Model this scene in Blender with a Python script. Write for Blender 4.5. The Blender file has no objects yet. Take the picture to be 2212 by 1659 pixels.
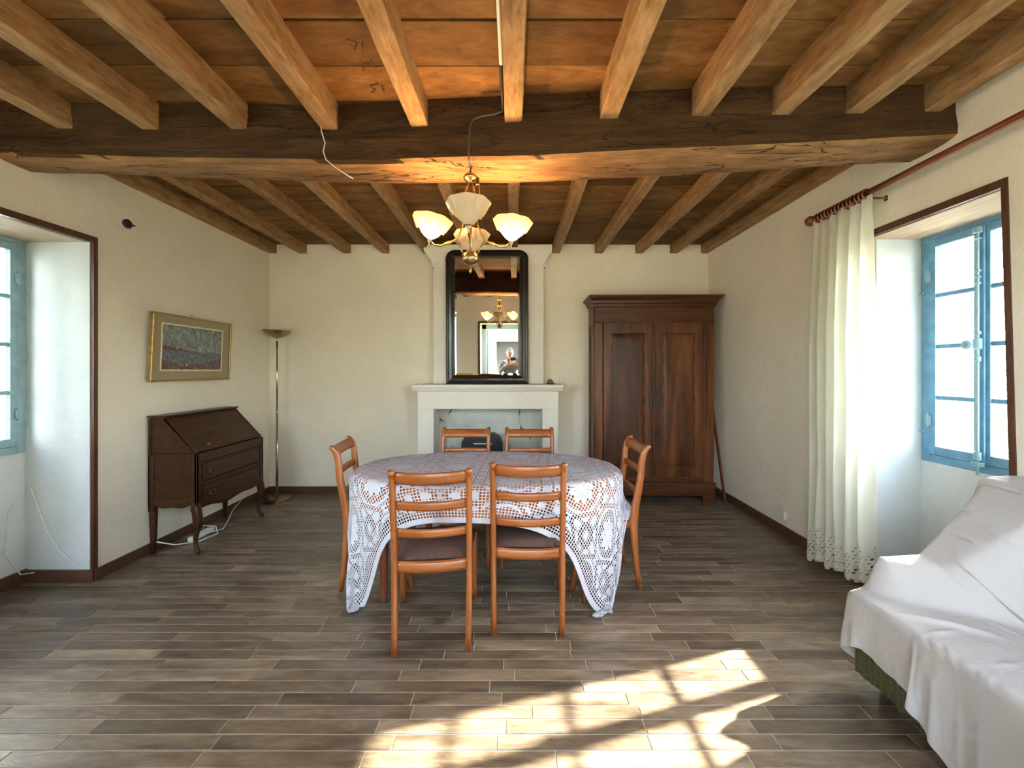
import bpy, math, random
import numpy as np
from mathutils import Vector, Matrix, noise
random.seed(7); np.random.seed(7)
PI = math.pi
S = bpy.context.scene
C = S.collection

# ------------------------------------------------------------------ camera
EYE = 1.42
cd = bpy.data.cameras.new('camera'); cam = bpy.data.objects.new('camera', cd); C.objects.link(cam)
cd.sensor_width = 36; cd.lens = 36*840/2212; cd.shift_x = -0.0018; cd.shift_y = -0.01334
cd.clip_start = 0.02; cd.clip_end = 200
cam.location = (0, 0, EYE); cam.rotation_euler = (PI/2, 0, 0)
S.camera = cam
S.view_settings.view_transform = 'Standard'; S.view_settings.look = 'None'
S.view_settings.gamma = 1; S.view_settings.use_curve_mapping = False
S.view_settings.exposure = 1.38
cy = S.cycles
cy.use_denoising = True; cy.max_bounces = 10; cy.diffuse_bounces = 6; cy.glossy_bounces = 5
cy.transparent_max_bounces = 24; cy.transmission_bounces = 6
cy.caustics_reflective = False; cy.caustics_refractive = False
cy.sample_clamp_indirect = 6.0; cy.use_light_tree = True

# ------------------------------------------------------------------ sky + sun
W = bpy.data.worlds.new('sky'); S.world = W; W.use_nodes = True
wn = W.node_tree.nodes; wl = W.node_tree.links
sky = wn.new('ShaderNodeTexSky'); sky.sky_type = 'NISHITA'; sky.sun_disc = False
sky.sun_elevation = math.radians(32); sky.sun_rotation = math.radians(71); sky.air_density = 1.0; sky.dust_density = 1.2
bgn = wn['Background']; hs = wn.new('ShaderNodeHueSaturation'); hs.inputs['Saturation'].default_value = .62
wl.new(sky.outputs[0], hs.inputs['Color']); wl.new(hs.outputs[0], bgn.inputs[0]); bgn.inputs[1].default_value = 2.6
SUN_DIR = Vector((-1, -0.283, -0.655)).normalized()
sl = bpy.data.lights.new('sun', 'SUN'); sl.energy = 36; sl.angle = math.radians(0.9); sl.color = (1, 0.93, 0.80)
so = bpy.data.objects.new('sun', sl); C.objects.link(so); so.location = (6, 4, 6)
so.rotation_euler = (-SUN_DIR).to_track_quat('Z', 'Y').to_euler()
# portals: they only guide the sampling of the sky through the modelled openings
def portal(loc, rot, sx, sy):
    l = bpy.data.lights.new('portal', 'AREA'); l.shape = 'RECTANGLE'; l.size = sx; l.size_y = sy
    l.cycles.is_portal = True
    o = bpy.data.objects.new('portal', l); C.objects.link(o); o.location = loc; o.rotation_euler = rot
portal((2.80, 2.16, 1.55), (0, PI/2, 0), 1.45, 0.75)
portal((-3.44, 2.24, 1.55), (0, -PI/2, 0), 1.45, 0.8)
portal((-3.44, 1.27, 1.55), (0, -PI/2, 0), 1.45, 0.9)
portal((-2.12, -0.27, 1.50), (PI/2, 0, 0), 1.0, 1.9)
portal((1.55, -0.27, 1.50), (PI/2, 0, 0), 1.1, 1.9)
portal((-0.05, -0.27, 1.10), (PI/2, 0, 0), 1.30, 2.15)

# ------------------------------------------------------------------ node helpers
class E:
    def __init__(s, nt, k): s.nt = nt; s.k = k
    def _m(s, op, *a):
        n = s.nt.nodes.new('ShaderNodeMath'); n.operation = op
        for i, v in enumerate((s,)+a):
            if isinstance(v, E): s.nt.links.new(v.k, n.inputs[i])
            else: n.inputs[i].default_value = v
        return E(s.nt, n.outputs[0])
    def __add__(s, o): return s._m('ADD', o)
    def __sub__(s, o): return s._m('SUBTRACT', o)
    def __mul__(s, o): return s._m('MULTIPLY', o)
    def __truediv__(s, o): return s._m('DIVIDE', o)
    def lt(s, o): return s._m('LESS_THAN', o)
    def gt(s, o): return s._m('GREATER_THAN', o)
    def mx(s, o): return s._m('MAXIMUM', o)
    def mn(s, o): return s._m('MINIMUM', o)
    def abs(s): return s._m('ABSOLUTE')
    def frac(s): return s._m('FRACT')
    def floor(s): return s._m('FLOOR')
    def cos(s): return s._m('COSINE')
    def sin(s): return s._m('SINE')
    def sqrt(s): return s._m('SQRT')
    def atan2(s, o): return s._m('ARCTAN2', o)
    def inv(s): return s._m('MULTIPLY_ADD', -1.0, 1.0)

def newmat(name):
    m = bpy.data.materials.new(name); m.use_nodes = True
    return m, m.node_tree, m.node_tree.nodes['Principled BSDF']
def coord(nt, kind='Object', scale=(1, 1, 1), rot=(0, 0, 0)):
    if kind == 'World':
        g = nt.nodes.new('ShaderNodeNewGeometry'); out = g.outputs['Position']
    else:
        g = nt.nodes.new('ShaderNodeTexCoord'); out = g.outputs[kind]
    mp = nt.nodes.new('ShaderNodeMapping'); mp.inputs['Scale'].default_value = scale; mp.inputs['Rotation'].default_value = rot
    nt.links.new(out, mp.inputs[0]); return mp.outputs[0]
def noi(nt, vec, scale, detail=4, rough=.6, dist=0):
    n = nt.nodes.new('ShaderNodeTexNoise'); n.inputs['Scale'].default_value = scale
    n.inputs['Detail'].default_value = detail; n.inputs['Roughness'].default_value = rough; n.inputs['Distortion'].default_value = dist
    if vec is not None: nt.links.new(vec, n.inputs['Vector'])
    return n.outputs['Fac']
def ramp(nt, fac, stops):
    r = nt.nodes.new('ShaderNodeValToRGB'); cr = r.color_ramp
    while len(cr.elements) < len(stops): cr.elements.new(0.5)
    for e, (p, c) in zip(cr.elements, stops):
        e.position = p; e.color = (*c, 1) if len(c) == 3 else c
    nt.links.new(fac, r.inputs[0]); return r.outputs[0]
def mixc(nt, fac, a, b, mode='MIX'):
    n = nt.nodes.new('ShaderNodeMix'); n.data_type = 'RGBA'; n.blend_type = mode
    for i, v in ((0, fac), (6, a), (7, b)):
        if hasattr(v, 'links') or hasattr(v, 'is_linked'): nt.links.new(v, n.inputs[i])
        elif isinstance(v, (int, float)): n.inputs[i].default_value = v
        else: n.inputs[i].default_value = (*v, 1)
    return n.outputs[2]
def bump(nt, bs, h, strength, dist):
    b = nt.nodes.new('ShaderNodeBump'); b.inputs['Strength'].default_value = strength; b.inputs['Distance'].default_value = dist
    nt.links.new(h, b.inputs['Height']); nt.links.new(b.outputs[0], bs.inputs['Normal'])

def plain(name, col, rough=.5, metal=0, spec=.5, coat=0, vary=.08, bumpy=0, sc=30):
    m, nt, b = newmat(name)
    v = coord(nt); n = noi(nt, v, sc, 3)
    c = ramp(nt, n, [(.3, tuple(x*(1-vary) for x in col)), (.7, tuple(min(1, x*(1+vary)) for x in col))])
    nt.links.new(c, b.inputs['Base Color']); b.inputs['Roughness'].default_value = rough
    b.inputs['Metallic'].default_value = metal; b.inputs['Specular IOR Level'].default_value = spec; b.inputs['Coat Weight'].default_value = coat
    if bumpy: bump(nt, b, n, bumpy, .01)
    return m
def wood(name, dark, mid, light, axis='z', rough=.4, coat=0, scale=1, blotch=.3, rnd=False, bstr=.15, world=False, contrast=1, spec=.5, an=.10):
    m, nt, b = newmat(name)
    st = {'x': (an, 1, 1), 'y': (1, an, 1), 'z': (1, 1, an)}[axis]
    kind = 'World' if world else 'Object'
    v = coord(nt, kind, tuple(s*scale for s in st))
    if rnd:
        at = nt.nodes.new('ShaderNodeAttribute'); at.attribute_name = 'rnd'
        ad = nt.nodes.new('ShaderNodeVectorMath'); ad.operation = 'ADD'; nt.links.new(v, ad.inputs[0])
        cb = nt.nodes.new('ShaderNodeCombineXYZ'); mm = E(nt, at.outputs['Fac'])*37.0
        for i in range(3): nt.links.new(mm.k, cb.inputs[i])
        nt.links.new(cb.outputs[0], ad.inputs[1]); v = ad.outputs[0]
    fine = noi(nt, v, 38, 6, .65, .6); big = noi(nt, v, 7, 3, .6, 1.2)
    c1 = ramp(nt, fine, [(.32, dark), (.5, mid), (.68, light)])
    c2 = ramp(nt, big, [(.35, dark), (.55, mid), (.7, light)])
    c = mixc(nt, blotch, c1, c2)
    if rnd:
        r = nt.nodes.new('ShaderNodeAttribute'); r.attribute_name = 'rnd'
        tone = ramp(nt, r.outputs['Fac'], [(0, (1-.3*contrast,)*3), (1, (1+.0*contrast,)*3)])
        c = mixc(nt, 1.0, c, tone, 'MULTIPLY')
    nt.links.new(c, b.inputs['Base Color']); b.inputs['Roughness'].default_value = rough; b.inputs['Coat Weight'].default_value = coat
    b.inputs['Coat Roughness'].default_value = .15; b.inputs['Specular IOR Level'].default_value = spec
    if bstr: bump(nt, b, fine, bstr, .004)
    return m
def plaster(name, c1, c2, stains=None):
    m, nt, b = newmat(name)
    v = coord(nt, 'World'); big = noi(nt, v, 1.6, 4, .6, .4); fine = noi(nt, v, 60, 3)
    c = ramp(nt, big, [(.3, c1), (.7, c2)])
    pit = noi(nt, v, 14, 4, .6, 1.0)
    if stains:
        ms = noi(nt, v, stains[0], 5, .65, 1.5)
        mk = ramp(nt, ms, [(stains[1], (0, 0, 0)), (stains[1]+.06, (1, 1, 1))])
        c = mixc(nt, mk, c, stains[2])
    spk = ramp(nt, noi(nt, v, 26, 2, .5), [(.17, (1, 1, 1)), (.21, (0, 0, 0))])
    c = mixc(nt, spk, c, (.42, .36, .28))
    nt.links.new(c, b.inputs['Base Color']); b.inputs['Roughness'].default_value = .92; b.inputs['Specular IOR Level'].default_value = .15
    h = E(nt, big)*1.2+E(nt, pit)*.35+E(nt, fine)*.06
    bump(nt, b, h.k, .38, .03)
    return m

M = {}
M['plaster'] = plaster('lime_plaster', (.75, .68, .55), (.82, .75, .62))
M['niche'] = plaster('niche_plaster', (.57, .59, .59), (.67, .69, .69), (5.0, .66, (.62, .56, .44)))
M['soffit'] = wood('soffit_board', (.34, .24, .17), (.46, .34, .25), (.56, .43, .32), 'y', .7, 0, 1.0)
M['chimney'] = plaster('chimney_plaster', (.72, .67, .59), (.80, .75, .67))
M['hearth'] = plaster('sooty_plaster', (.42, .43, .39), (.66, .66, .61), (3.0, .60, (.10, .10, .09)))
M['board'] = wood('ceiling_board', (.10, .040, .010), (.235, .105, .028), (.35, .185, .070), 'x', .75, 0, .8, .6, True, .5, True, 1.6, .3, .32)
M['joist'] = wood('oak_joist', (.18, .088, .030), (.36, .20, .085), (.52, .33, .165), 'y', .7, 0, 1.0, .4, True, .6, True, .8, .3, .25)
M['plank'] = wood('parquet', (.082, .052, .033), (.215, .150, .096), (.39, .295, .20), 'x', .30, 0, 1.0, .6, True, .25, True, 1.6, .5, .22)
M['joint'] = plain('joint_filler', (.66, .59, .46), .6)
M['trimwood'] = wood('dark_trim', (.045, .014, .008), (.085, .028, .014), (.13, .05, .026), 'z', .45, .1)
M['baseb'] = wood('skirting_tile', (.055, .028, .017), (.095, .045, .026), (.13, .065, .04), 'x', .4, .1)
M['cherry'] = wood('cherry_wood', (.17, .044, .009), (.28, .080, .017), (.38, .13, .031), 'z', .33, .25, 1.2, .4, bstr=.05)
M['cherryx'] = wood('cherry_rail', (.17, .044, .009), (.28, .080, .017), (.38, .13, .031), 'x', .33, .25, 1.2, .4, bstr=.05)
M['maho'] = wood('mahogany', (.09, .022, .010), (.17, .045, .018), (.25, .075, .03), 'z', .3, .3)
M['walnut'] = wood('walnut', (.030, .009, .004), (.105, .034, .012), (.22, .085, .028), 'z', .36, .02, .55, .75, bstr=.05, spec=.25)
M['walnutx'] = wood('walnut_rail', (.030, .010, .005), (.090, .029, .011), (.155, .058, .020), 'x', .36, .02, .6, .6, bstr=.05, spec=.25)
M['oakdesk'] = wood('desk_oak', (.018, .007, .003), (.048, .018, .006), (.088, .034, .012), 'y', .36, .03, 1.2, .35, bstr=.08, spec=.25)
M['blue'] = plain('blue_paint', (.13, .29, .43), .5, vary=.18, bumpy=.15, sc=14)
M['blueleft'] = plain('greyblue_paint', (.24, .36, .39), .5, vary=.15, bumpy=.15, sc=14)
M['palepaint'] = plain('pale_blue_paint', (.55, .72, .72), .5)
M['brass'] = plain('aged_brass', (.60, .40, .12), .24, 1, vary=.1)
M['dullbrass'] = plain('dull_brass', (.33, .25, .12), .32, 1, vary=.1)
M['bronze'] = plain('dark_bronze', (.10, .06, .03), .45, .8)
M['chrome'] = plain('steel', (.62, .56, .44), .12, 1, vary=.03)
M['iron'] = plain('painted_iron', (.24, .38, .43), .4, .1)
M['black'] = plain('black_lacquer', (.014, .011, .010), .25, 0, .5, .3)
M['blackm'] = plain('black_plastic', (.012, .012, .013), .45)
M['cushion'] = plain('brown_velvet', (.075, .036, .028), .75, vary=.25, bumpy=.1, sc=50)
M['cushion_pale'] = plain('cream_cushion', (.55, .42, .25), .8, vary=.1)
M['white'] = plain('white_plastic', (.70, .68, .62), .45)
M['greywire'] = plain('grey_conduit', (.045, .035, .028), .5)
M['red'] = plain('red_wire', (.62, .10, .06), .45)
M['greenfab'] = plain('olive_moquette', (.085, .08, .03), .9, vary=.3, bumpy=.3, sc=60)
M['yellow'] = plain('mustard_fabric', (.62, .36, .06), .85, vary=.1)
M['rodwood'] = wood('rod_wood', (.10, .02, .010), (.19, .045, .02), (.27, .08, .035), 'y', .25, .5)
M['gilt'] = plain('gilt_moulding', (.42, .29, .11), .35, .8, vary=.2)
M['mat'] = plain('linen_mount', (.34, .27, .165), .9, vary=.06, bumpy=.1, sc=120)
M['cream'] = plain('cream_card', (.72, .63, .44), .8, vary=.03)
M['grey_cloth'] = plain('grey_knit', (.20, .19, .16), .9)
M['skin'] = plain('skin', (.62, .36, .26), .55)
M['hair'] = plain('brown_hair', (.06, .035, .02), .6)
M['denim'] = plain('dark_trousers', (.03, .03, .04), .9)
M['render'] = plain('white_render', (.42, .39, .32), .9)
M['dirt'] = plain('gravel_ground', (.20, .19, .12), .95, vary=.2, sc=8)
M['leaf'] = plain('leaf', (.10, .22, .05), .6, vary=.4)
M['clay'] = plain('brown_clay', (.16, .06, .035), .5)

m, nt, b = newmat('pane_glass'); M['glass'] = m
nt.nodes.remove(b); o_ = nt.nodes['Material Output']
tr = nt.nodes.new('ShaderNodeBsdfTransparent'); tr.inputs[0].default_value = (.93, .97, .98, 1)
gl = nt.nodes.new('ShaderNodeBsdfGlossy'); gl.inputs['Roughness'].default_value = .02
mx = nt.nodes.new('ShaderNodeMixShader'); mx.inputs[0].default_value = .06
nt.links.new(tr.outputs[0], mx.inputs[1]); nt.links.new(gl.outputs[0], mx.inputs[2]); nt.links.new(mx.outputs[0], o_.inputs[0])

m, nt, b = newmat('mirror_silver'); M['mirror'] = m
b.inputs['Base Color'].default_value = (.86, .87, .84, 1); b.inputs['Metallic'].default_value = 1; b.inputs['Roughness'].default_value = .0

def cloth_mat(name, col, transl, mask=None, transp=0.0, rough=.9, wr=0, tcol=None):
    m, nt, b = newmat(name); nt.nodes.remove(b); out = nt.nodes['Material Output']
    d = nt.nodes.new('ShaderNodeBsdfDiffuse'); d.inputs[0].default_value = (*col, 1)
    t = nt.nodes.new('ShaderNodeBsdfTranslucent'); t.inputs[0].default_value = (*(tcol or col), 1)
    if wr:
        h = noi(nt, coord(nt, 'World'), wr, 4, .6, .8); bb = nt.nodes.new('ShaderNodeBump'); bb.inputs['Strength'].default_value = .35
        bb.inputs['Distance'].default_value = .02; nt.links.new(h, bb.inputs['Height']); nt.links.new(bb.outputs[0], d.inputs['Normal'])
    x = nt.nodes.new('ShaderNodeMixShader'); x.inputs[0].default_value = transl
    nt.links.new(d.outputs[0], x.inputs[1]); nt.links.new(t.outputs[0], x.inputs[2])
    last = x.outputs[0]
    if mask or transp:
        tp = nt.nodes.new('ShaderNodeBsdfTransparent'); y = nt.nodes.new('ShaderNodeMixShader')
        y.inputs[0].default_value = 1-transp
        if mask:
            k = mask(nt)
            if transp: k = k.mn(1-transp)
            nt.links.new(k.k, y.inputs[0])
        nt.links.new(tp.outputs[0], y.inputs[1]); nt.links.new(last, y.inputs[2]); last = y.outputs[0]
    nt.links.new(last, out.inputs[0]); return m

def uvE(nt):
    tc = nt.nodes.new('ShaderNodeTexCoord'); sp = nt.nodes.new('ShaderNodeSeparateXYZ')
    nt.links.new(tc.outputs['UV'], sp.inputs[0]); return E(nt, sp.outputs[0]), E(nt, sp.outputs[1])
CLW, CLD = 2.70, 1.50          # lace cloth size (uv is in metres from its centre)
def lace_mask(nt):
    U, V = uvE(nt)
    g = .0160; T = .30
    hole = ((U/g).frac()-.5).abs().lt(.35)*((V/g).frac()-.5).abs().lt(.35)
    tu = ((U/T).frac()-.5)*T; tv = ((V/T).frac()-.5)*T
    r = (tu*tu+tv*tv).sqrt(); a = tv.atan2(tu)
    petal = r.lt(((a*4.0).cos().abs()*.42+.58)*.072)
    vein = (a*8.0).sin().abs().lt(.13)*r.gt(.012)*r.lt(.046)
    ring = r.lt(.103)*petal.inv()
    cu = tu.abs()-T/2; cv = tv.abs()-T/2; rc = (cu*cu+cv*cv).sqrt()
    ringc = rc.lt(.062)*rc.gt(.030)
    bu = tu.abs(); bv = tv.abs()
    rows = ((bu-.125).abs().lt(.0085)).mx((bv-.125).abs().lt(.0065))
    diam = (((tu.abs()+tv.abs())-.17).abs()).lt(.016)
    edge = ((U.abs()-(CLW/2-.05)).abs().lt(.019)).mx((V.abs()-(CLD/2-.05)).abs().lt(.019))
    reg = ring.mx(ringc).mx(rows).mx(diam).mx(edge)
    hem = (U.abs().gt(CLW/2-.03)).mx(V.abs().gt(CLD/2-.03))
    return (hole*reg*hem.inv()).mx(vein*.7).inv()
M['lace'] = cloth_mat('crochet_lace', (.70, .69, .74), .25, lace_mask, wr=25)
M['orange'] = cloth_mat('orange_cotton', (.70, .22, .065), .3)
def curtain_mask(nt):
    U, V = uvE(nt)     # U metres along the cloth, V metres above hem
    g = .022
    hole = ((U/g+V/g*.5).frac()-.5).abs().lt(.30)*((V/g).frac()-.5).abs().lt(.30)
    tu = ((U/.13).frac()-.5)*.13; vv = V-.10
    r = (tu*tu+vv*vv).sqrt(); band = ((r-.05).abs().lt(.014)).mx((r-.018).abs().lt(.008))
    vv2 = V-.19; tu2 = ((U/.13+.5).frac()-.5)*.13; r2 = (tu2*tu2+vv2*vv2).sqrt(); band2 = (r2-.03).abs().lt(.012)
    scal = V.lt(.014)*((U/.05).frac()-.5).abs().gt(.3)
    return (hole*band.mx(band2)).mx(scal).inv()
M['voile'] = cloth_mat('cream_voile', (.80, .78, .68), .55, curtain_mask, .13, tcol=(.85, .84, .72))
M['sheet'] = cloth_mat('dust_sheet', (.55, .505, .485), .12, wr=9)

def shade_mat():
    m, nt, b = newmat('frosted_glass')
    b.inputs['Base Color'].default_value = (.74, .66, .53, 1); b.inputs['Roughness'].default_value = .25
    out = nt.nodes['Material Output']; t = nt.nodes.new('ShaderNodeBsdfTranslucent'); t.inputs[0].default_value = (.95, .85, .62, 1)
    x = nt.nodes.new('ShaderNodeMixShader'); x.inputs[0].default_value = .55
    nt.links.new(b.outputs[0], x.inputs[1]); nt.links.new(t.outputs[0], x.inputs[2]); nt.links.new(x.outputs[0], out.inputs[0])
    return m
M['shade'] = shade_mat()
m, nt, b = newmat('lamp_filament'); M['bulb'] = m
b.inputs['Emission Color'].default_value = (1, .78, .42, 1); b.inputs['Emission Strength'].default_value = 40
M['bulb_off'] = plain('milk_bulb', (.8, .78, .7), .2)

def painting():
    m, nt, b = newmat('harbour_print')
    tc = nt.nodes.new('ShaderNodeTexCoord'); sp = nt.nodes.new('ShaderNodeSeparateXYZ'); nt.links.new(tc.outputs['UV'], sp.inputs[0])
    u = E(nt, sp.outputs[0]); v = E(nt, sp.outputs[1])
    n1 = noi(nt, coord(nt, 'UV', (9, 4, 1)), 1.6, 5, .65, .8); n2 = noi(nt, coord(nt, 'UV', (22, 9, 1)), 1.5, 3, .6, .4)
    skyc = ramp(nt, n1, [(.3, (.10, .115, .12)), (.5, (.19, .22, .20)), (.68, (.36, .40, .36))])
    sea = ramp(nt, n2, [(.3, (.05, .065, .08)), (.6, (.15, .18, .20)), (.75, (.28, .31, .32))])
    town = ramp(nt, n2, [(.32, (.04, .03, .035)), (.5, (.12, .065, .06)), (.6, (.20, .12, .10)), (.66, (.30, .24, .22)), (.70, (.70, .64, .56))])
    hor = (v+(E(nt, n1)-.5)*.03); c = mixc(nt, hor.gt(.42).k, sea, skyc)
    left = (v-.42).gt(0)*(v-.42-(E(nt, u.k)*-.22+.13)-(E(nt, n2)-.5)*.08).lt(0)
    low = v.lt(.24) if False else (v-((u-.45)*(u-.45)*.6+.12)-(E(nt, n2)-.5)*.2).lt(0)
    c = mixc(nt, left.mx(low).k, c, town)
    nt.links.new(c, b.inputs['Base Color']); b.inputs['Roughness'].default_value = .35
    return m
M['painting'] = painting()

# ------------------------------------------------------------------ mesh helpers
class MB:
    def __init__(s): s.v = []; s.f = []; s.uv = None; s.rnd = []
    def add(s, vs, fs, r=None):
        o = len(s.v); s.v += [tuple(p) for p in vs]; s.f += [tuple(o+i for i in f) for f in fs]
        if r is not None: s.rnd += [r]*len(fs)
        return s
    def box(s, x0, x1, y0, y1, z0, z1, r=None):
        return s.add([(x0,y0,z0),(x1,y0,z0),(x1,y1,z0),(x0,y1,z0),(x0,y0,z1),(x1,y0,z1),(x1,y1,z1),(x0,y1,z1)],
                     [(0,3,2,1),(4,5,6,7),(0,1,5,4),(1,2,6,5),(2,3,7,6),(3,0,4,7)], r)
    def prism(s, poly, axis, a, b):
        n = len(poly)
        mk = {'x': lambda p, t: (t, p[0], p[1]), 'y': lambda p, t: (p[0], t, p[1]), 'z': lambda p, t: (p[0], p[1], t)}[axis]
        vs = [mk(p, a) for p in poly]+[mk(p, b) for p in poly]
        fs = [tuple(range(n)), tuple(range(2*n-1, n-1, -1))]+[(i, i+n, (i+1) % n+n, (i+1) % n) for i in range(n)]
        return s.add(vs, fs)
    def sweep(s, pts, size, up=(0, 0, 1), n=8, sq=2.0, cap=True):
        pts = [Vector(p) for p in pts]; up = Vector(up); rings = []
        for i, p in enumerate(pts):
            t = (pts[min(i+1, len(pts)-1)]-pts[max(i-1, 0)]).normalized()
            sd = t.cross(up)
            if sd.length < 1e-4: sd = t.cross(Vector((1, 0, 0)))
            sd.normalize(); u = sd.cross(t).normalized()
            a, b = size[i] if isinstance(size, list) else size
            for k in range(n):
                th = 2*PI*(k+.5)/n; c, q = math.cos(th), math.sin(th)
                m_ = (abs(c)**sq+abs(q)**sq)**(-1/sq)
                rings.append(p+sd*(a*c*m_)+u*(b*q*m_))
        L = len(pts); fs = []
        for i in range(L-1):
            for k in range(n):
                k2 = (k+1) % n; fs.append((i*n+k, i*n+k2, (i+1)*n+k2, (i+1)*n+k))
        if cap: fs += [tuple(range(n-1, -1, -1)), tuple(range((L-1)*n, L*n))]
        return s.add(rings, fs)
    def tube(s, pts, r, n=8):
        rr = r if isinstance(r, list) else [r]*len(pts)
        up = (0.13, 0.21, .97)
        return s.sweep(pts, [(q, q) for q in rr], up, n)
    def lathe(s, prof, cx=0, cy_=0, cz=0, n=24, fn=None, axis='z'):
        rings = []
        for r, z in prof:
            for k in range(n):
                th = 2*PI*k/n; rr = r*(fn(th, z) if fn else 1)
                p = (rr*math.cos(th), rr*math.sin(th), z)
                if axis == 'y': p = (p[0], p[2], p[1])
                if axis == 'x': p = (p[2], p[0], p[1])
                rings.append((cx+p[0], cy_+p[1], cz+p[2]))
        L = len(prof); fs = [(i*n+k, i*n+(k+1) % n, (i+1)*n+(k+1) % n, (i+1)*n+k) for i in range(L-1) for k in range(n)]
        if prof[0][0] > 1e-5: fs.append(tuple(range(n-1, -1, -1)))
        if prof[-1][0] > 1e-5: fs.append(tuple(range((L-1)*n, L*n)))
        return s.add(rings, fs)
    def grid(s, pts, nu, nv, uvs=None):
        fs = [(j*nu+i, j*nu+i+1, (j+1)*nu+i+1, (j+1)*nu+i) for j in range(nv-1) for i in range(nu-1)]
        s.add(pts, fs); s.uv = uvs; return s

ORG = {}
def obj(name, mb, mat, parent=None, smooth=False, bevel=0, sub=0, solid=0, label=None, local=False):
    me = bpy.data.meshes.new(name)
    vs = mb.v
    root = parent
    while root is not None and root.parent is not None: root = root.parent
    if root is not None and not local and root.name in ORG:
        ox, oy, oz = ORG[root.name]; vs = [(x-ox, y-oy, z-oz) for x, y, z in vs]
    me.from_pydata(vs, [], mb.f); me.validate(); me.update()
    if mb.rnd:
        a = me.attributes.new('rnd', 'FLOAT', 'FACE'); a.data.foreach_set('value', mb.rnd)
    if mb.uv is not None:
        ul = me.uv_layers.new(name='UVMap')
        idx = np.zeros(len(me.loops), dtype=np.int32); me.loops.foreach_get('vertex_index', idx)
        ul.data.foreach_set('uv', np.asarray(mb.uv, dtype=np.float32)[idx].ravel())
    o = bpy.data.objects.new(name, me); C.objects.link(o); me.materials.append(mat)
    if parent is not None: o.parent = parent
    if smooth: me.polygons.foreach_set('use_smooth', [True]*len(me.polygons))
    if bevel:
        md = o.modifiers.new('bevel', 'BEVEL'); md.width = bevel; md.segments = 2; md.limit_method = 'ANGLE'; md.angle_limit = .6
    if solid:
        md = o.modifiers.new('solid', 'SOLIDIFY'); md.thickness = solid; md.offset = 0
    if sub:
        md = o.modifiers.new('sub', 'SUBSURF'); md.levels = sub; md.render_levels = sub
    if label: o['label'] = label
    return o
def tag(o, label, cat, group=None, kind=None):
    if label: o['label'] = label
    if cat: o['category'] = cat
    if group: o['group'] = group
    if kind: o['kind'] = kind
    return o
def thing(name, label=None, cat=None, loc=(0, 0, 0), rz=0, group=None, kind=None):
    o = bpy.data.objects.new(name, None); C.objects.link(o); o.location = loc; o.rotation_euler = (0, 0, rz)
    o.empty_display_size = .1
    ORG[o.name] = tuple(loc); return tag(o, label, cat, group, kind)
def struct(name, mb, mat, label=None, **k):
    o = obj(name, mb, mat, None, **k); o['kind'] = 'structure'
    if label: o['label'] = label
    return o
def copy_tree(o, parent=None):
    c = o.copy(); C.objects.link(c); c.parent = parent
    for ch in list(o.children): copy_tree(ch, c)
    return c

# ------------------------------------------------------------------ room shell
XL, XR, YB, YN, ZC = -2.83, 2.325, 4.50, 0.40, 2.875
def xr(z): return XR-.030*z           # the right wall leans in a little
EX = .62                               # wall thickness
# floor
fl = MB().box(XL-.6, XR+.6, YN-.65, YB+.3, -.12, -.003)
floor = struct('floor', fl, M['joint'], 'dark greyish brown parquet of narrow strips with pale joints')
strips = []
y = -.25; pitch = .0655; row = 0
while y < YB-.001:
    y1 = min(y+pitch, YB)
    x = XL-.5-random.random()*.5
    while x < XR+.45:
        ln = random.choice((.42, .5, .58, .66))*random.uniform(.92, 1.08); x1 = x+ln
        a, b_ = max(x, XL-.46), min(x1, XR+.28)
        if b_-a > .03: strips.append((a, b_, y, y1))
        x = x1
    y = y1; row += 1
def plank_mb(mb, a, b_, y0, y1, z, r, g=.0020, c=.0010, th=.02, flip=1):
    # top with a small chamfer; flip=-1 builds a ceiling board
    q = []
    for (dz, ins) in ((-th, g), (-c, g), (0, g+c)):
        q += [(a+ins, y0+ins, z+dz*flip), (b_-ins, y0+ins, z+dz*flip), (b_-ins, y1-ins, z+dz*flip), (a+ins, y1-ins, z+dz*flip)]
    fs = [(8, 9, 10, 11)]+[(k*4+i, k*4+(i+1) % 4, (k+1)*4+(i+1) % 4, (k+1)*4+i) for k in range(2) for i in range(4)]
    mb.add(q, fs, r)
    return mb
def vis(s):
    a, b_, y0, y1 = s; yc = (y0+y1)/2
    if yc < 1.36: return 0
    lim = 1110/840*yc
    w = min(b_, lim)-max(a, -lim)
    return 0 if w < .05 or yc > 3.05 else w/yc**2
order = sorted(strips, key=vis, reverse=True)
near = set(s for s in order[:290] if vis(s) > 0)
rest = MB()
for s in strips:
    r = random.random()
    if s in near:
        obj('plank', plank_mb(MB(), *s, 0, r), M['plank'], floor)
    else: plank_mb(rest, *s, 0, r)
o = obj('planking', rest, M['plank'], floor); o['kind'] = 'stuff'

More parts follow.
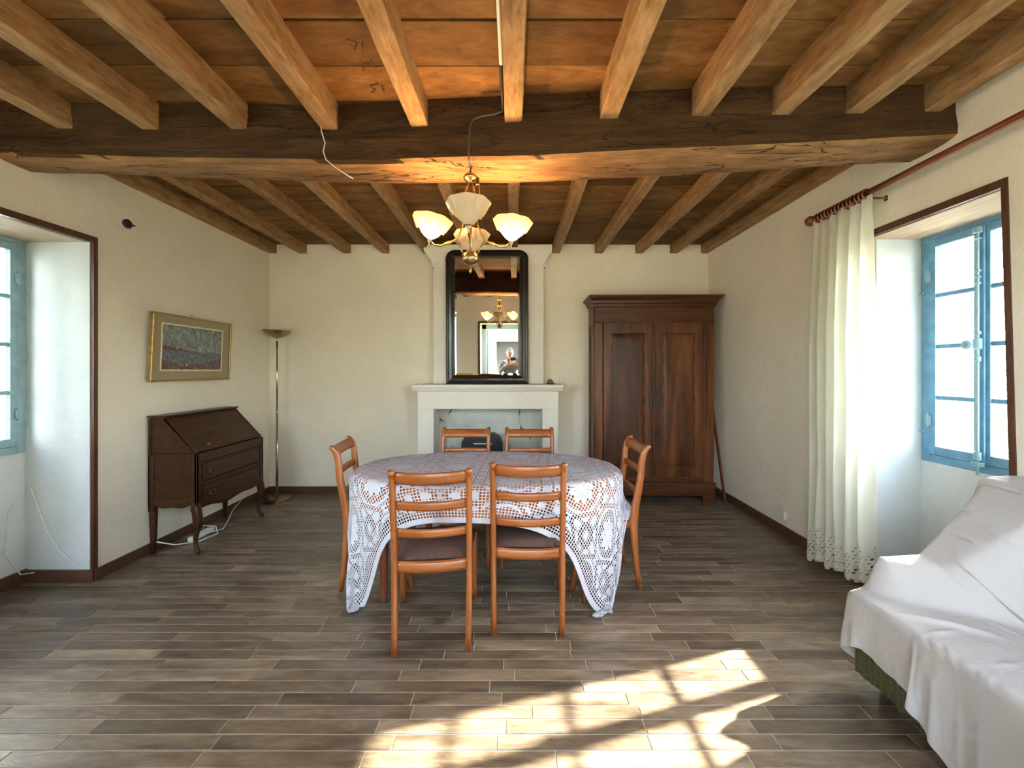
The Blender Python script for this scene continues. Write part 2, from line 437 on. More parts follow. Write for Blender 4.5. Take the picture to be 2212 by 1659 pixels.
# ceiling: boards on joists
ce = MB().box(XL-.6, XR+.6, YN-.4, YB+.3, ZC+.025, ZC+.2)
ceiling = struct('ceiling', ce, M['trimwood'], 'dark oak board ceiling carried on joists and one heavy beam')
y = YN; k = 0
while y < YB:
    y1 = min(y+.243, YB)
    cuts = [XL-.01]
    for c_ in ((-1.46, .98), (-.98, .51), (0.0, 1.40), (-1.94, .51))[k % 4]: cuts.append(c_+random.choice((0, .02)))
    cuts.append(XR+.01)
    for a, b_ in zip(cuts[:-1], cuts[1:]):
        obj('ceiling_board', plank_mb(MB(), a, b_, y, y1, ZC+random.uniform(-.003, .003), random.random(), .003, .002, .02, -1), M['board'], ceiling)
    y = y1; k += 1
def beam_line(x):     # front (camera side) face depth, back depth, underside height along the main beam
    t = [-2.83, -2.5, -1.8, -.94, 0, .9, 1.4, 2.3]
    f = [2.105, 2.112, 2.128, 2.124, 2.06, 2.010, 1.995, 1.97]; bk = [2.335, 2.332, 2.352, 2.362, 2.345, 2.285, 2.245, 2.22]
    zz = [2.585, 2.575, 2.56, 2.545, 2.532, 2.542, 2.56, 2.60]
    return np.interp(x, t, f), np.interp(x, t, bk), np.interp(x, t, zz)
near_j = [-2.443, -1.985, -1.50, -1.005, -.514, 0, .498, .965, 1.375, 1.745, 2.13]
far_j = [-2.44, -1.93, -1.485, -1.0, -.51, 0, .49, .98, 1.45, 1.85]
def joist(x, w, y0, y1, z0, z1, lean=0):
    mb = MB(); r = random.random(); n = 12; q = []; 
    for i in range(n+1):
        yy = y0+(y1-y0)*i/n; dx = .006*noise.noise(Vector((x*9, yy*2.1, 0))); dz = .004*noise.noise(Vector((x*7, yy*2.6, 5)))
        hw = w/2*(1+.05*noise.noise(Vector((x*5, yy*3, 9)))); c = .006
        q += [(x+dx-hw, yy, z1), (x+dx-hw, yy, z0+c+dz), (x+dx-hw+c, yy, z0+dz), (x+dx+hw-c, yy, z0+dz), (x+dx+hw, yy, z0+c+dz), (x+dx+hw, yy, z1)]
    fs = [(i*6+k, i*6+k+1, (i+1)*6+k+1, (i+1)*6+k) for i in range(n) for k in range(5)]+[(5, 4, 3, 2, 1, 0), tuple(n*6+k for k in range(6))]
    mb.add(q, fs, r); obj('joist', mb, M['joist'], ceiling)
for x in near_j:
    joist(x, .094 if abs(x) < 2.1 else .085, YN, float(beam_line(x)[0])+.06, 2.735, ZC)
for x in far_j+[-2.79, 2.21]:
    joist(x, .088 if abs(x) < 2.2 else .09, float(beam_line(x)[1])-.06, YB, 2.772, ZC)
# the main beam, hewn and uneven
nu, q = 150, []
prof = []
for i in range(nu+1):
    x = -2.86+(2.30+2.86)*i/nu
    f, bk, zb = beam_line(x)
    ring = []
    cs = [(0, 1), (0, .8), (0, .6), (0, .4), (0, .22), (0, .08), (.06, 0), (.25, 0), (.5, 0), (.75, 0), (.94, 0), (1, .08), (1, .3), (1, .6), (1, 1)]
    for (u, w_) in cs:
        n1 = noise.noise(Vector((x*1.3, u*3+w_*4, 1.7)))*.012+noise.noise(Vector((x*6, u*7+w_*11, 3)))*.0045
        side = -1 if u < .05 else (1 if u > .95 else 0)
        yy = f+(bk-f)*u+side*n1; z = zb+(ZC-zb)*w_+(n1 if side == 0 else 0)*1.0+noise.noise(Vector((x*2.2, 0, 8)))*.004
        if u == .94 or u == .06: z += .012
        q.append((x, yy, z))
K = len(cs)
fs = [(i*K+k, (i+1)*K+k, (i+1)*K+k+1, i*K+k+1) for i in range(nu) for k in range(K-1)]+[tuple(range(K)), tuple(range(nu*K+K-1, nu*K-1, -1))]
def beam_mat():
    m, nt, b = newmat('hewn_oak')
    v = coord(nt, 'World', (.16, 1, 1.1)); fine = noi(nt, v, 26, 7, .7, 1.0); big = noi(nt, v, 6, 4, .65, 1.6)
    c = mixc(nt, .5, ramp(nt, fine, [(.30, (.055, .026, .011)), (.5, (.17, .085, .036)), (.72, (.30, .175, .082))]),
             ramp(nt, big, [(.35, (.08, .04, .018)), (.6, (.24, .13, .055)), (.75, (.34, .20, .10))]))
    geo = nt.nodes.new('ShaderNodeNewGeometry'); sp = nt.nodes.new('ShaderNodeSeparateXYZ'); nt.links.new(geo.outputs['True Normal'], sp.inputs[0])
    down = E(nt, sp.outputs[2]).lt(-.5)          # shade painted into the side faces, light into the underside
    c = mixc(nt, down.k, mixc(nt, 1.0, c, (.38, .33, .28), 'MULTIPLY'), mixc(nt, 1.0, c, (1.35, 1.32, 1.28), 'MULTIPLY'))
    cr = noi(nt, coord(nt, 'World', (.35, 2.2, 2.6)), 2.6, 5, .55, .9)
    ck = E(nt, cr)-.5; mk = ck.abs().lt(.006)
    c = mixc(nt, (mk*.85).k, c, (.012, .006, .003))
    nt.links.new(c, b.inputs['Base Color']); b.inputs['Roughness'].default_value = .8; b.inputs['Specular IOR Level'].default_value = .25
    bump(nt, b, (E(nt, fine)*.6+E(nt, big)*.6-mk*.5).k, .9, .012)
    return m
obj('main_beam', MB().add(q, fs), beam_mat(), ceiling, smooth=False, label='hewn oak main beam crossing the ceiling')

for strokes in ([[(-.731, 1.706), (-.693, 1.723), (-.726, 1.768), (-.726, 1.728)], [(-.669, 1.723), (-.687, 1.770)]],
                [[(-.718, 1.812), (-.719, 1.848), (-.685, 1.831)], [(-.717, 1.848), (-.726, 1.882)], [(-.668, 1.815), (-.669, 1.837), (-.671, 1.865)]],
                [[(-.684, 1.967), (-.732, 1.983), (-.733, 1.999), (-.712, 2.006), (-.742, 2.033)], [(-.672, 1.980), (-.675, 2.026)]]):
    mk = MB()
    for st in strokes: mk.sweep([(x, y, ZC-.0035) for x, y in st], (.0045, .0012), (0, 0, 1), 6)
    obj('painted_mark', mk, M['trimwood'], ceiling)
# back wall (its top stops between the far joists just under the boards)
struct('wall_back', MB().box(XL-.6, XR+.6, YB, YB+.3, -.1, ZC+.02), M['plaster'], 'cream plaster wall behind the fireplace and the wardrobe')
# left wall with its window niche
LY0, LY1, LZ = 1.86, 2.622, 2.292
lw = MB().box(XL-EX, XL, YN-.6, .80, -.1, ZC+.02).box(XL-EX, XL, 1.74, LY0, -.1, ZC+.02).box(XL-EX, XL, .80, 1.74, LZ, ZC+.02).box(XL-EX, XL-.42, .80, 1.74, -.1, .872).box(XL-EX, XL, LY1, YB+.01, -.1, ZC+.02).box(XL-EX, XL, LY0, LY1, LZ, ZC+.02)
wl_ = struct('wall_left', lw, M['plaster'], 'cream plaster wall on the left with a deep window niche')
LXW = -3.27
nl = MB().add([(XL-.02, LY1-.001, 0), (LXW-.02, LY1-.001, 0), (LXW-.02, LY1-.001, LZ), (XL-.02, LY1-.001, LZ)], [(0, 1, 2, 3)])
nl.box(XL-.42, XL-.018, LY1-.012, LY1, 0, LZ); nl.box(XL-EX, LXW-.02, LY0, LY1, -.1, .872)
obj('niche_lining', nl, M['niche'], wl_, label='whitewashed window niche')
obj('niche_soffit', MB().box(LXW-.03, XL-.02, LY0, LY1, LZ-.012, LZ+.001), M['soffit'], wl_, label='brown boarded soffit of the niche')
# right wall, leaning, with its window niche
RY0, RY1, RZ = 1.80, 2.505, 2.272
def rslab(mb, y0, y1, z0, z1):
    return mb.prism([(xr(z0), z0), (XR+EX, z0), (XR+EX, z1), (xr(z1), z1)], 'y', y0, y1)
rw = MB(); rslab(rw, YN-.3, RY0, -.1, ZC+.02); rslab(rw, RY1, YB+.01, -.1, ZC+.02); rslab(rw, RY0, RY1, RZ, ZC+.02)
wr_ = struct('wall_right', rw, M['plaster'], 'cream plaster wall on the right with a deep window niche')
RXW = 2.61
nr = MB().box(XR, 2.66, RY1-.012, RY1, 0, RZ).box(RXW, XR+.5, RY0, RY1, -.1, .848)
nr.box(XR, 2.66, RY0, RY0+.012, 0, RZ)
obj('niche_lining', nr, M['niche'], wr_, label='whitewashed window niche with ochre damp stains')
obj('niche_soffit', MB().box(xr(RZ)+.02, RXW+.05, RY0, RY1, RZ-.012, RZ+.001), M['soffit'], wr_, label='brown boarded soffit of the niche')
# rear wall with the garden door, seen in the mirror
DX0, DX1, DZ = -.715, .63, 2.19
bw = MB(); xs_ = [XL-.6, -2.62, -1.62, DX0, DX1, 1.0, 2.1, XR+.6]
for i in (0, 2, 4, 6): bw.box(xs_[i], xs_[i+1], YN-.65, YN, -.1, ZC+.02)
bw.box(DX0, DX1, YN-.65, YN, DZ, ZC+.02)
for i in (1, 5): bw.box(xs_[i], xs_[i+1], YN-.65, YN, 2.45, ZC+.02).box(xs_[i], xs_[i+1], YN-.65, YN, -.1, .55)
struct('wall_rear', bw, M['plaster'], 'cream plaster wall with the open garden door')

# baseboards
struct('baseboard_back', MB().box(XL, -1.04, YB-.012, YB, 0, .08).box(.49, XR, YB-.012, YB, 0, .08), M['baseb'], 'dark red brown skirting along the back wall', bevel=.003)
struct('baseboard_left', MB().box(XL, XL+.012, LY1+.0, YB, 0, .08).box(LXW-.02, XL+.012, LY1-.026, LY1-.012, 0, .085).box(LXW-.02, LXW-.006, LY0, LY1, 0, .085), M['baseb'], 'dark skirting along the left wall and niche', bevel=.003)
struct('baseboard_right', MB().box(XR-.016, XR+.01, RY1, YB, 0, .085).box(XR-.016, XR+.01, YN, RY0, 0, .085).box(XR-.02, RXW, RY1-.026, RY1-.012, 0, .085).box(RXW-.014, RXW, RY0, RY1, 0, .085), M['baseb'], 'dark skirting along the right wall and niche', bevel=.003)

# opening trims
def opening_trim(name, x_at, sgn, y0, y1, zt, label):
    # sgn: +1 the opening goes towards +x
    mb = MB(); w, d = .021, .032
    def leg(ya, yb):
        x0, x1 = x_at(0)-sgn*.006, x_at(zt)-sgn*.006
        mb.add([(x0, ya, 0), (x0, yb, 0), (x0+sgn*d, yb, 0), (x0+sgn*d, ya, 0), (x1, ya, zt+w), (x1, yb, zt+w), (x1+sgn*d, yb, zt+w), (x1+sgn*d, ya, zt+w)],
               [(0,3,2,1),(4,5,6,7),(0,1,5,4),(1,2,6,5),(2,3,7,6),(3,0,4,7)])
    leg(y0-.004, y0+w); leg(y1-w, y1+.004)
    xa, xb = sorted((x_at(zt)-sgn*.007, x_at(zt)+sgn*d)); mb.box(xa, xb, y0, y1, zt-.018, zt+w)
    struct(name, mb, M['trimwood'], label)
opening_trim('trim_1', xr, 1, RY0-.022, RY1+.014, RZ+.01, 'dark brown wooden edging round the right window niche')
opening_trim('trim_2', lambda z: XL, -1, LY0-.02, LY1+.014, LZ+.006, 'dark brown wooden edging round the left window niche')

# ------------------------------------------------------------------ windows
def casement(name, xw, sgn, y0, y1, z0, z1, mat, label):
    """xw: room-side face of the fixed frame, sgn: direction outwards"""
    root = thing(name, label, None, (xw, (y0+y1)/2, z0), kind='structure')
    d = .055; X = lambda a, b: tuple(sorted((xw+sgn*a, xw+sgn*b)))
    fr = MB(); a, b = X(0, d); fw = .052
    fr.box(a, b, y0, y0+fw, z0, z1).box(a, b, y1-fw, y1, z0, z1).box(a, b, y0+fw, y1-fw, z0, z0+.048).box(a, b, y0+fw, y1-fw, z1-.034, z1)
    obj('window_frame', fr, mat, root, bevel=.004)
    ym = (y0+y1)/2; a, b = X(-.008, .034)
    for (s0, s1) in ((y0+fw+.002, ym-.002), (ym+.002, y1-fw-.002)):
        zs0, zs1 = z0+.050, z1-.036
        sh = MB(); st = .036
        sh.box(a, b, s0, s0+st, zs0, zs1).box(a, b, s1-st, s1, zs0, zs1).box(a, b, s0+st, s1-st, zs0, zs0+.052).box(a, b, s0+st, s1-st, zs1-.048, zs1)
        sash = obj('sash', sh, mat, root, bevel=.003)
        pz0, pz1 = zs0+.052, zs1-.048; rows = 4; bar = .026; ph = (pz1-pz0-bar*(rows-1))/rows
        c, e = X(0, .024)
        for r in range(rows):
            za = pz0+r*(ph+bar)
            if r < rows-1: obj('glazing_bar', MB().box(c, e, s0+st, s1-st, za+ph, za+ph+bar), mat, sash, bevel=.005)
            g0, g1 = X(.012, .015); obj('pane', MB().box(g0, g1, s0+st, s1-st, za, za+ph), M['glass'], sash)
    # meeting cover strip and espagnolette
    a, b = X(-.020, .0); obj('cover_strip', MB().box(a, b, ym-.020, ym+.020, z0+.055, z1-.04), mat, root, bevel=.004)
    xx = xw-sgn*.032
    rod = obj('espagnolette_rod', MB().tube([(xx, ym, z0+.03), (xx, ym, z1-.05)], .0075, 10), M['iron'], root, smooth=False)
    for zz, hh, rr in ((z0+.07, .05, .016), (z0+.62, .03, .014), (z0+.69, .06, .018), (z0+.77, .02, .015), (z1-.30, .012, .014), (z1-.335, .012, .014), (z1-.37, .012, .014), (z1-.085, .035, .019), (z1-.12, .01, .015)):
        obj('rod_collar', MB().lathe([(rr*.7, 0), (rr, .003), (rr, hh-.003), (rr*.7, hh)], xx, ym, zz, 12), M['iron'], rod)
    kx = xx-sgn*.03
    obj('turn_knob', MB().lathe([(.006, 0), (.006, .02), (.012, .026), (.023, .034), (.026, .043), (.018, .052), (.001, .055)], kx+sgn*.03, ym, z0+.72, 16, axis='x') if sgn < 0 else
        MB().lathe([(.001, -.055), (.018, -.052), (.026, -.043), (.023, -.034), (.012, -.026), (.006, -.02), (.006, 0)], kx+sgn*.02, ym+.01, z0+.715, 16, axis='x'), M['iron'], rod)
    obj('rod_catch', MB().box(xx-.02, xx+.02, ym-.02, ym+.02, z0+.035, z0+.062).box(xx-.006, xx+.006, ym-.006, ym+.006, z0-.01, z0+.04), M['iron'], rod, bevel=.003)
    for (yy, zz) in ((y0+fw, z0+.2), (y0+fw, z1-.3), (y1-fw, z0+.22), (y1-fw, z1-.3)):
        hx = xw-sgn*.012
        obj('hinge', MB().tube([(hx, yy, zz), (hx, yy, zz+.085)], .007, 8).box(hx-.003, hx+.003, yy-.016, yy+.016, zz+.01, zz+.07), M['iron'] if sgn > 0 else mat, root)
    for zz in (z0+.19, z1-.36):
        hx = xw-sgn*.01; obj('hook', MB().tube([(hx, y1-.002, zz), (hx-sgn*.012, y1-.03, zz-.004), (hx-sgn*.02, y1-.045, zz+.006)], .004, 6), M['iron'], root)
    return root
casement('window_1', RXW, 1, 1.832, RY1-.013, .848, 2.268, M['blue'], 'blue painted casement window on the right, four panes high in each leaf')
casement('window_2', LXW, -1, LY0+.03, LY1-.013, .872, LZ-.006, M['blueleft'], 'grey blue casement window in the left niche')

casement('window_3', LXW, -1, .812, 1.728, .872, LZ-.006, M['blueleft'], 'grey blue window added out of view in the left wall to brighten the room')  # extra opening added outside the view to let in more sky light
for i, (xa, xb2) in enumerate(((-2.62, -1.62), (1.0, 2.1))):  # two windows added behind the camera to light the room from the front
    wd = thing('window_%d' % (4+i), 'tall blue window added beside the door behind the camera for frontal light, %s side' % ('desk' if i == 0 else 'sofa'), None, ((xa+xb2)/2, YN-.55, .55), kind='structure')
    mb = MB(); yq0, yq1 = YN-.60, YN-.55
    mb.box(xa, xa+.06, yq0, yq1, .55, 2.45).box(xb2-.06, xb2, yq0, yq1, .55, 2.45).box(xa+.06, xb2-.06, yq0, yq1, .55, .62).box(xa+.06, xb2-.06, yq0, yq1, 2.39, 2.45).box((xa+xb2)/2-.04, (xa+xb2)/2+.04, yq0, yq1, .62, 2.39)
    obj('window_frame', mb, M['blueleft'], wd)
    for (p0, p1) in ((xa+.06, (xa+xb2)/2-.04), ((xa+xb2)/2+.04, xb2-.06)): obj('pane', MB().box(p0, p1, yq0+.02, yq0+.024, .62, 2.39), M['glass'], wd)
# garden door behind the camera (mirror only)
dr = thing('door_1', 'pale blue glazed garden door standing open behind the camera', None, ((DX0+DX1)/2, YN-.6, 0), kind='structure')
mb = MB().box(DX0, DX0+.09, YN-.64, YN-.56, 0, DZ).box(DX1-.09, DX1, YN-.64, YN-.56, 0, DZ).box(DX0, DX1, YN-.64, YN-.56, DZ-.1, DZ)
obj('door_frame', mb, M['palepaint'], dr, bevel=.004)
struct('trim_3', MB().box(DX0-.04, DX0, YN, YN+.012, 0, DZ+.04).box(DX1, DX1+.04, YN, YN+.012, 0, DZ+.04).box(DX0, DX1, YN, YN+.012, DZ, DZ+.04), M['trimwood'], 'brown edging round the garden door')
for sx in (-1, 1):
    hx = DX0+.09 if sx < 0 else DX1-.09
    mb = MB(); ya, yb = YN-.64-.60, YN-.64
    x0, x1 = sorted((hx, hx-sx*.045))
    mb.box(x0, x1, yb-.09, yb, .02, DZ-.1).box(x0, x1, ya, ya+.09, .02, DZ-.1).box(x0, x1, ya+.09, yb-.09, .02, .55).box(x0, x1, ya+.09, yb-.09, DZ-.2, DZ-.1).box(x0, x1, ya+.09, yb-.09, 1.22, 1.26)
    lf = obj('door_leaf', mb, M['palepaint'], dr, bevel=.003)
    obj('pane', MB().box(x0+.02, x0+.024, ya+.09, yb-.09, .55, 1.22), M['glass'], lf); obj('pane', MB().box(x0+.02, x0+.024, ya+.09, yb-.09, 1.26, DZ-.2), M['glass'], lf)

# ------------------------------------------------------------------ outside
tag(obj('ground', MB().box(-30, 30, -30, 30, -.35, -.3), M['dirt']), 'pale gravel ground round the house', None, kind='structure')
struct('added_upper_storey', MB().box(XL-.6, XR+.6, YN-.6, YB+.3, ZC+.21, 9.0), M['render'], 'unseen upper floor added above the ceiling to shade the ground on the left')  # added block, tall enough to keep the sun off the left side
nh = thing('building', 'pale rendered house wall added outside the left windows to dim the sky there', 'building', (-7.2, 2.2, -.3))  # added to cut the sky light reaching the left niche
obj('wall', MB().box(-8.5, -7.2, -5, 9, -.3, 5.6), plaster('pale_render', (.50, .52, .52), (.66, .68, .68)), nh)
for ya in (5.2, 6.9): obj('shutter', MB().box(-7.2, -7.15, ya, ya+.8, .6, 2.2), M['palepaint'], nh)
bd = thing('building', 'white rendered house across the yard with a wide dark window', 'building', (.6, -7.2, -.3))
obj('wall', MB().box(-4, -.72, -8, -7.2, -.3, 3.2).box(.9, 5, -8, -7.2, -.3, 3.2).box(-.72, .9, -8, -7.2, 1.93, 3.2).box(-.72, .9, -8, -7.2, -.3, .75), M['render'], bd)
obj('window', MB().box(-.72, .9, -7.9, -7.6, .75, 1.93), M['blackm'], bd)
obj('eaves', MB().box(-4.2, 5.2, -8.2, -6.9, 3.2, 3.32), M['trimwood'], bd)
def bush(name, label, cx, cy_, h, r, n, z0=-.3):
    t = thing(name, label, 'shrub', (cx, cy_, z0))
    obj('stem', MB().tube([(cx, cy_, z0), (cx+.05, cy_, z0+h*.5), (cx-.03, cy_+.05, z0+h*.85)], [.05, .035, .015]), M['trimwood'], t)
    mb = MB()
    for i in range(n):
        d = Vector((random.gauss(0, 1), random.gauss(0, 1), random.gauss(0, 1))).normalized()*random.random()**.4
        p = Vector((cx, cy_, z0+h*.62))+Vector((d.x*r, d.y*r, d.z*h*.4))
        a = Vector((random.gauss(0, 1), random.gauss(0, 1), random.gauss(0, 1))).normalized(); b2 = a.orthogonal().normalized(); s_ = random.uniform(.03, .07)
        mb.add([p-a*s_, p-b2*s_*.45, p+a*s_, p+b2*s_*.45], [(0, 1, 2, 3)])
    o = obj('foliage', mb, M['leaf'], t); o['kind'] = 'stuff'
bush('laurel_bush', 'leafy green bush outside the right window', 6.1, 5.0, 2.0, .55, 700)

# ------------------------------------------------------------------ fireplace
fp = thing('fireplace', 'white plastered fireplace with shelf and chimney breast in the middle of the back wall', 'fireplace', (-.28, 4.3, 0))
X0, X1 = -1.035, .48
YF = 4.17
su = MB().box(X0, X0+.175, YF, YB, 0, 1.005).box(X1-.175, X1, YF, YB, 0, 1.005).box(X0, X1, YF, YB, 1.005, 1.20)
obj('surround', su, M['chimney'], fp, bevel=.006)
obj('firebox', MB().box(X0+.175, X1-.175, YB-.03, YB-.003, 0, 1.0).box(X0+.175, X1-.175, YF+.02, YB-.03, 0, .03), M['hearth'], fp, label='sooty grey back of the hearth')
obj('mantel_shelf', MB().prism([(YF-.05, 1.268), (YF-.05, 1.245), (YF-.042, 1.225), (YF-.03, 1.218), (YF-.03, 1.205), (YF-.012, 1.195), (YB, 1.195), (YB, 1.268)], 'x', X0-.045, X1+.045), M['chimney'], fp, bevel=.004)
BX0, BX1, BY = -.905, .337, 4.36
obj('chimney_breast', MB().box(BX0, BX1, BY, YB, 1.268, 2.60), M['chimney'], fp, bevel=.006)
cap = MB()
cp = [(0, 2.575), (.012, 2.575), (.016, 2.60), (.008, 2.605), (.012, 2.63), (.05, 2.70), (.085, 2.735), (.085, 2.80), (0, 2.80)]
for (off, za), (off2, zb) in zip(cp[1:-2], cp[2:-1]):
    def rect(o): return [(BX0-o, BY-o), (BX1+o, BY-o), (BX1+o, YB), (BX0-o, YB)]
    a_, b_ = rect(off), rect(off2)
    cap.add([(*p, za) for p in a_]+[(*p, zb) for p in b_], [(i, (i+1) % 4, 4+(i+1) % 4, 4+i) for i in range(4)])
cap.add([(BX0-.085, BY-.085, 2.80), (BX1+.085, BY-.085, 2.80), (BX1+.085, YB, 2.80), (BX0-.085, YB, 2.80)], [(0, 1, 2, 3)])
obj('capital', cap, M['chimney'], fp)

# heater inside the hearth
ht = thing('heater', 'black rounded portable heater standing inside the fireplace', 'heater', (-.35, 4.33, .03))
hp = [(x, z) for x, z in [(-.225, .03), (.225, .03), (.225, .60), (.20, .66), (.13, .70), (-.10, .69), (-.20, .66), (-.225, .60)]]
obj('body', MB().prism([(-.35+x, z+.02) for x, z in hp], 'y', 4.24, 4.42), M['blackm'], ht, bevel=.02)
obj('handle', MB().box(-.44, -.24, 4.225, 4.24, .615, .628), M['white'], ht, label='pale handle strip', bevel=.003)
for xx in (-.52, -.18): obj('foot', MB().box(xx-.03, xx+.03, 4.23, 4.43, .03, .055), M['blackm'], ht)

# mirror
mr = thing('wall_mirror', 'tall mirror in a black moulded frame with rounded top corners above the fireplace', 'mirror', (-.238, 4.31, 1.27))
mx0, mx1, mz0, mz1 = -.75, .16, 1.27, 2.745
def round_rect(x0, x1, z0, z1, r, k=6):
    pts = [(x0, z0), (x1, z0)]
    for j in range(k+1):
        a = PI/2*j/k; pts.append((x1-r+r*math.cos(a), z1-r+r*math.sin(a)))
    for j in range(k+1):
        a = PI/2+PI/2*j/k; pts.append((x0+r+r*math.cos(a), z1-r+r*math.sin(a)))
    return pts
YM = 4.325
levels = [(0, .03), (0, -.012), (.010, -.020), (.025, -.022), (.032, -.012), (.060, -.014), (.075, -.004), (.088, .002), (.098, .006), (.100, .02)]
rings = []; 
for ins, dy in levels:
    rr = max(.10-ins, .012)
    for (x, z) in round_rect(mx0+ins, mx1-ins, mz0+ins, mz1-ins*.7, rr): rings.append((x, YM+dy, z))
K = len(round_rect(0, 1, 0, 1, .1)); fs = []
for i in range(len(levels)-1):
    for k in range(K): k2 = (k+1) % K; fs.append((i*K+k, i*K+k2, (i+1)*K+k2, (i+1)*K+k))
obj('frame', MB().add(rings, fs), M['black'], mr)
beads = MB()
for i in range(70):
    z = mz0+.04+i*.0198
    if z < mz1-.10:
        for x in (mx0+.018, mx1-.018): beads.lathe([(.001, -.006), (.006, -.003), (.006, .003), (.001, .006)], x, YM-.022, z, 6)
o = obj('beading', beads, M['black'], mr); o['kind'] = 'stuff'
gx0, gx1, gz0, gz1 = mx0+.096, mx1-.096, mz0+.096, mz1-.07
bv = .022; g = MB().add([(gx0+bv, YM+.004, gz0+bv), (gx1-bv, YM+.004, gz0+bv), (gx1-bv, YM+.004, gz1-bv), (gx0+bv, YM+.004, gz1-bv)], [(0, 1, 2, 3)])
g.add([(gx0+bv, YM+.004, gz0+bv), (gx1-bv, YM+.004, gz0+bv), (gx1-bv, YM+.004, gz1-bv), (gx0+bv, YM+.004, gz1-bv), (gx0, YM+.006, gz0), (gx1, YM+.006, gz0), (gx1, YM+.006, gz1), (gx0, YM+.006, gz1)],
      [(4, 5, 1, 0), (5, 6, 2, 1), (6, 7, 3, 2), (7, 4, 0, 3)])
obj('mirror_glass', g, M['mirror'], mr)
mr.rotation_euler = (math.radians(1.65), 0, 0)

t = thing('figurine', 'small dark brown domed ornament on the right end of the mantel shelf', 'ornament', (.40, 4.22, 1.268))
obj('base', MB().lathe([(.045, 0), (.047, .008), (.04, .014), (.0, .014)], .40, 4.22, 1.268, 20), M['clay'], t, smooth=False)
obj('dome', MB().lathe([(.03, .012), (.034, .025), (.027, .045), (.012, .055), (.001, .057)], .395, 4.22, 1.268, 16), M['clay'], t, smooth=True)
tag(obj('wire', MB().tube([(-.905, 4.345, 1.60), (-.912, 4.345, 1.36), (-.925, 4.34, 1.30), (-.98, 4.30, 1.275), (-1.05, 4.28, 1.273)], .003, 6), M['white']), 'thin pale wire running down onto the left end of the mantel shelf', 'wire')
tag(obj('wall_socket', MB().box(.525, .60, YB-.012, YB, 1.27, 1.345).box(.545, .58, YB-.017, YB-.01, 1.29, 1.325), M['chimney'], bevel=.003), 'painted-over square socket on the back wall beside the mantel shelf', 'socket')
s2 = thing('wall_socket', 'small pale socket low on the right wall', 'socket', (2.33, 3.38, .20))
obj('plate', MB().box(2.318, 2.335, 3.35, 3.41, .16, .23), M['white'], s2, bevel=.003); obj('plug', MB().box(2.285, 2.32, 3.29, 3.32, .15, .22), M['white'], s2, bevel=.006)

# ------------------------------------------------------------------ armoire
ar = thing('wardrobe', 'tall dark walnut wardrobe with two panelled doors and a heavy cornice', 'wardrobe', (1.50, 4.32, 0))
ax0, ax1, ay0, ay1 = .868, 2.135, 4.16, 4.475
c = MB().box(ax0, ax0+.03, ay0, ay1, .08, 2.10).box(ax1-.03, ax1, ay0, ay1, .08, 2.10).box(ax0, ax1, ay1-.02, ay1, .08, 2.1).box(ax0, ax1, ay0+.02, ay1, .1, .13).box(ax0, ax1, ay0+.02, ay1, 2.05, 2.10)
obj('carcass', c, M['walnut'], ar, bevel=.003)
obj('stile', MB().box(ax0, .958, ay0-.008, ay0+.03, .10, 2.02), M['walnut'], ar, bevel=.008)
obj('stile', MB().box(2.03, ax1, ay0-.008, ay0+.03, .10, 2.02), M['walnut'], ar, bevel=.008)
obj('frieze', MB().box(ax0, ax1, ay0-.014, ay0+.03, 1.935, 2.10).box(ax0-.006, ax1+.006, ay0-.02, ay0+.03, 1.925, 1.945), M['walnutx'], ar, bevel=.005)
obj('side_panel', MB().box(ax0-.008, ax0+.004, ay0+.03, ay1, 1.90, 2.10).box(ax0-.008, ax0+.004, ay0+.01, ay0+.05, .1, 1.9).box(ax0-.008, ax0+.004, ay1-.05, ay1, .1, 1.9), M['walnut'], ar, bevel=.002)
prof = [(0, 2.10), (.012, 2.10), (.014, 2.125), (.03, 2.135), (.034, 2.16), (.062, 2.19), (.072, 2.195), (.072, 2.212), (.066, 2.216)]
mb = MB()
for (o1, za), (o2, zb) in zip(prof[:-1], prof[1:]):
    def rc(o): return [(ax0-o, ay0-.014-o), (ax1+o, ay0-.014-o), (ax1+o, ay1), (ax0-o, ay1)]
    A_, B_ = rc(o1), rc(o2); mb.add([(*p, za) for p in A_]+[(*p, zb) for p in B_], [(i, (i+1) % 4, 4+(i+1) % 4, 4+i) for i in range(4)])
mb.add([(ax0-.066, ay0-.08, 2.216), (ax1+.066, ay0-.08, 2.216), (ax1+.066, ay1, 2.216), (ax0-.066, ay1, 2.216)], [(0, 1, 2, 3)])
obj('cornice', mb, M['walnutx'], ar)
obj('plinth', MB().box(ax0-.01, ax1+.01, ay0-.02, ay0+.03, .085, .205).box(ax0-.014, ax1+.014, ay0-.03, ay0+.03, .205, .225).box(ax0-.01, ax0+.03, ay0, ay1, .085, .205).box(ax1-.03, ax1+.01, ay0, ay1, .085, .205).box(.958, 2.03, ay0-.006, ay0+.03, .225, .285), M['walnutx'], ar, bevel=.006)
for (xx, yy) in ((ax0, ay0-.02), (ax1-.12, ay0-.02), (ax0, ay1-.1), (ax1-.12, ay1-.1)):
    obj('foot', MB().box(xx, xx+.12, yy, yy+.1, 0, .087), M['walnutx'], ar, bevel=.008)
def wavy(x0, x1, z0, z1, amp, n=80):
    L = [(x0+amp*math.sin(i/n*PI*13), z0+(z1-z0)*i/n) for i in range(n+1)]
    R_ = [(x1+amp*math.sin(i/n*PI*13), z0+(z1-z0)*i/n) for i in range(n+1)]
    return L, R_
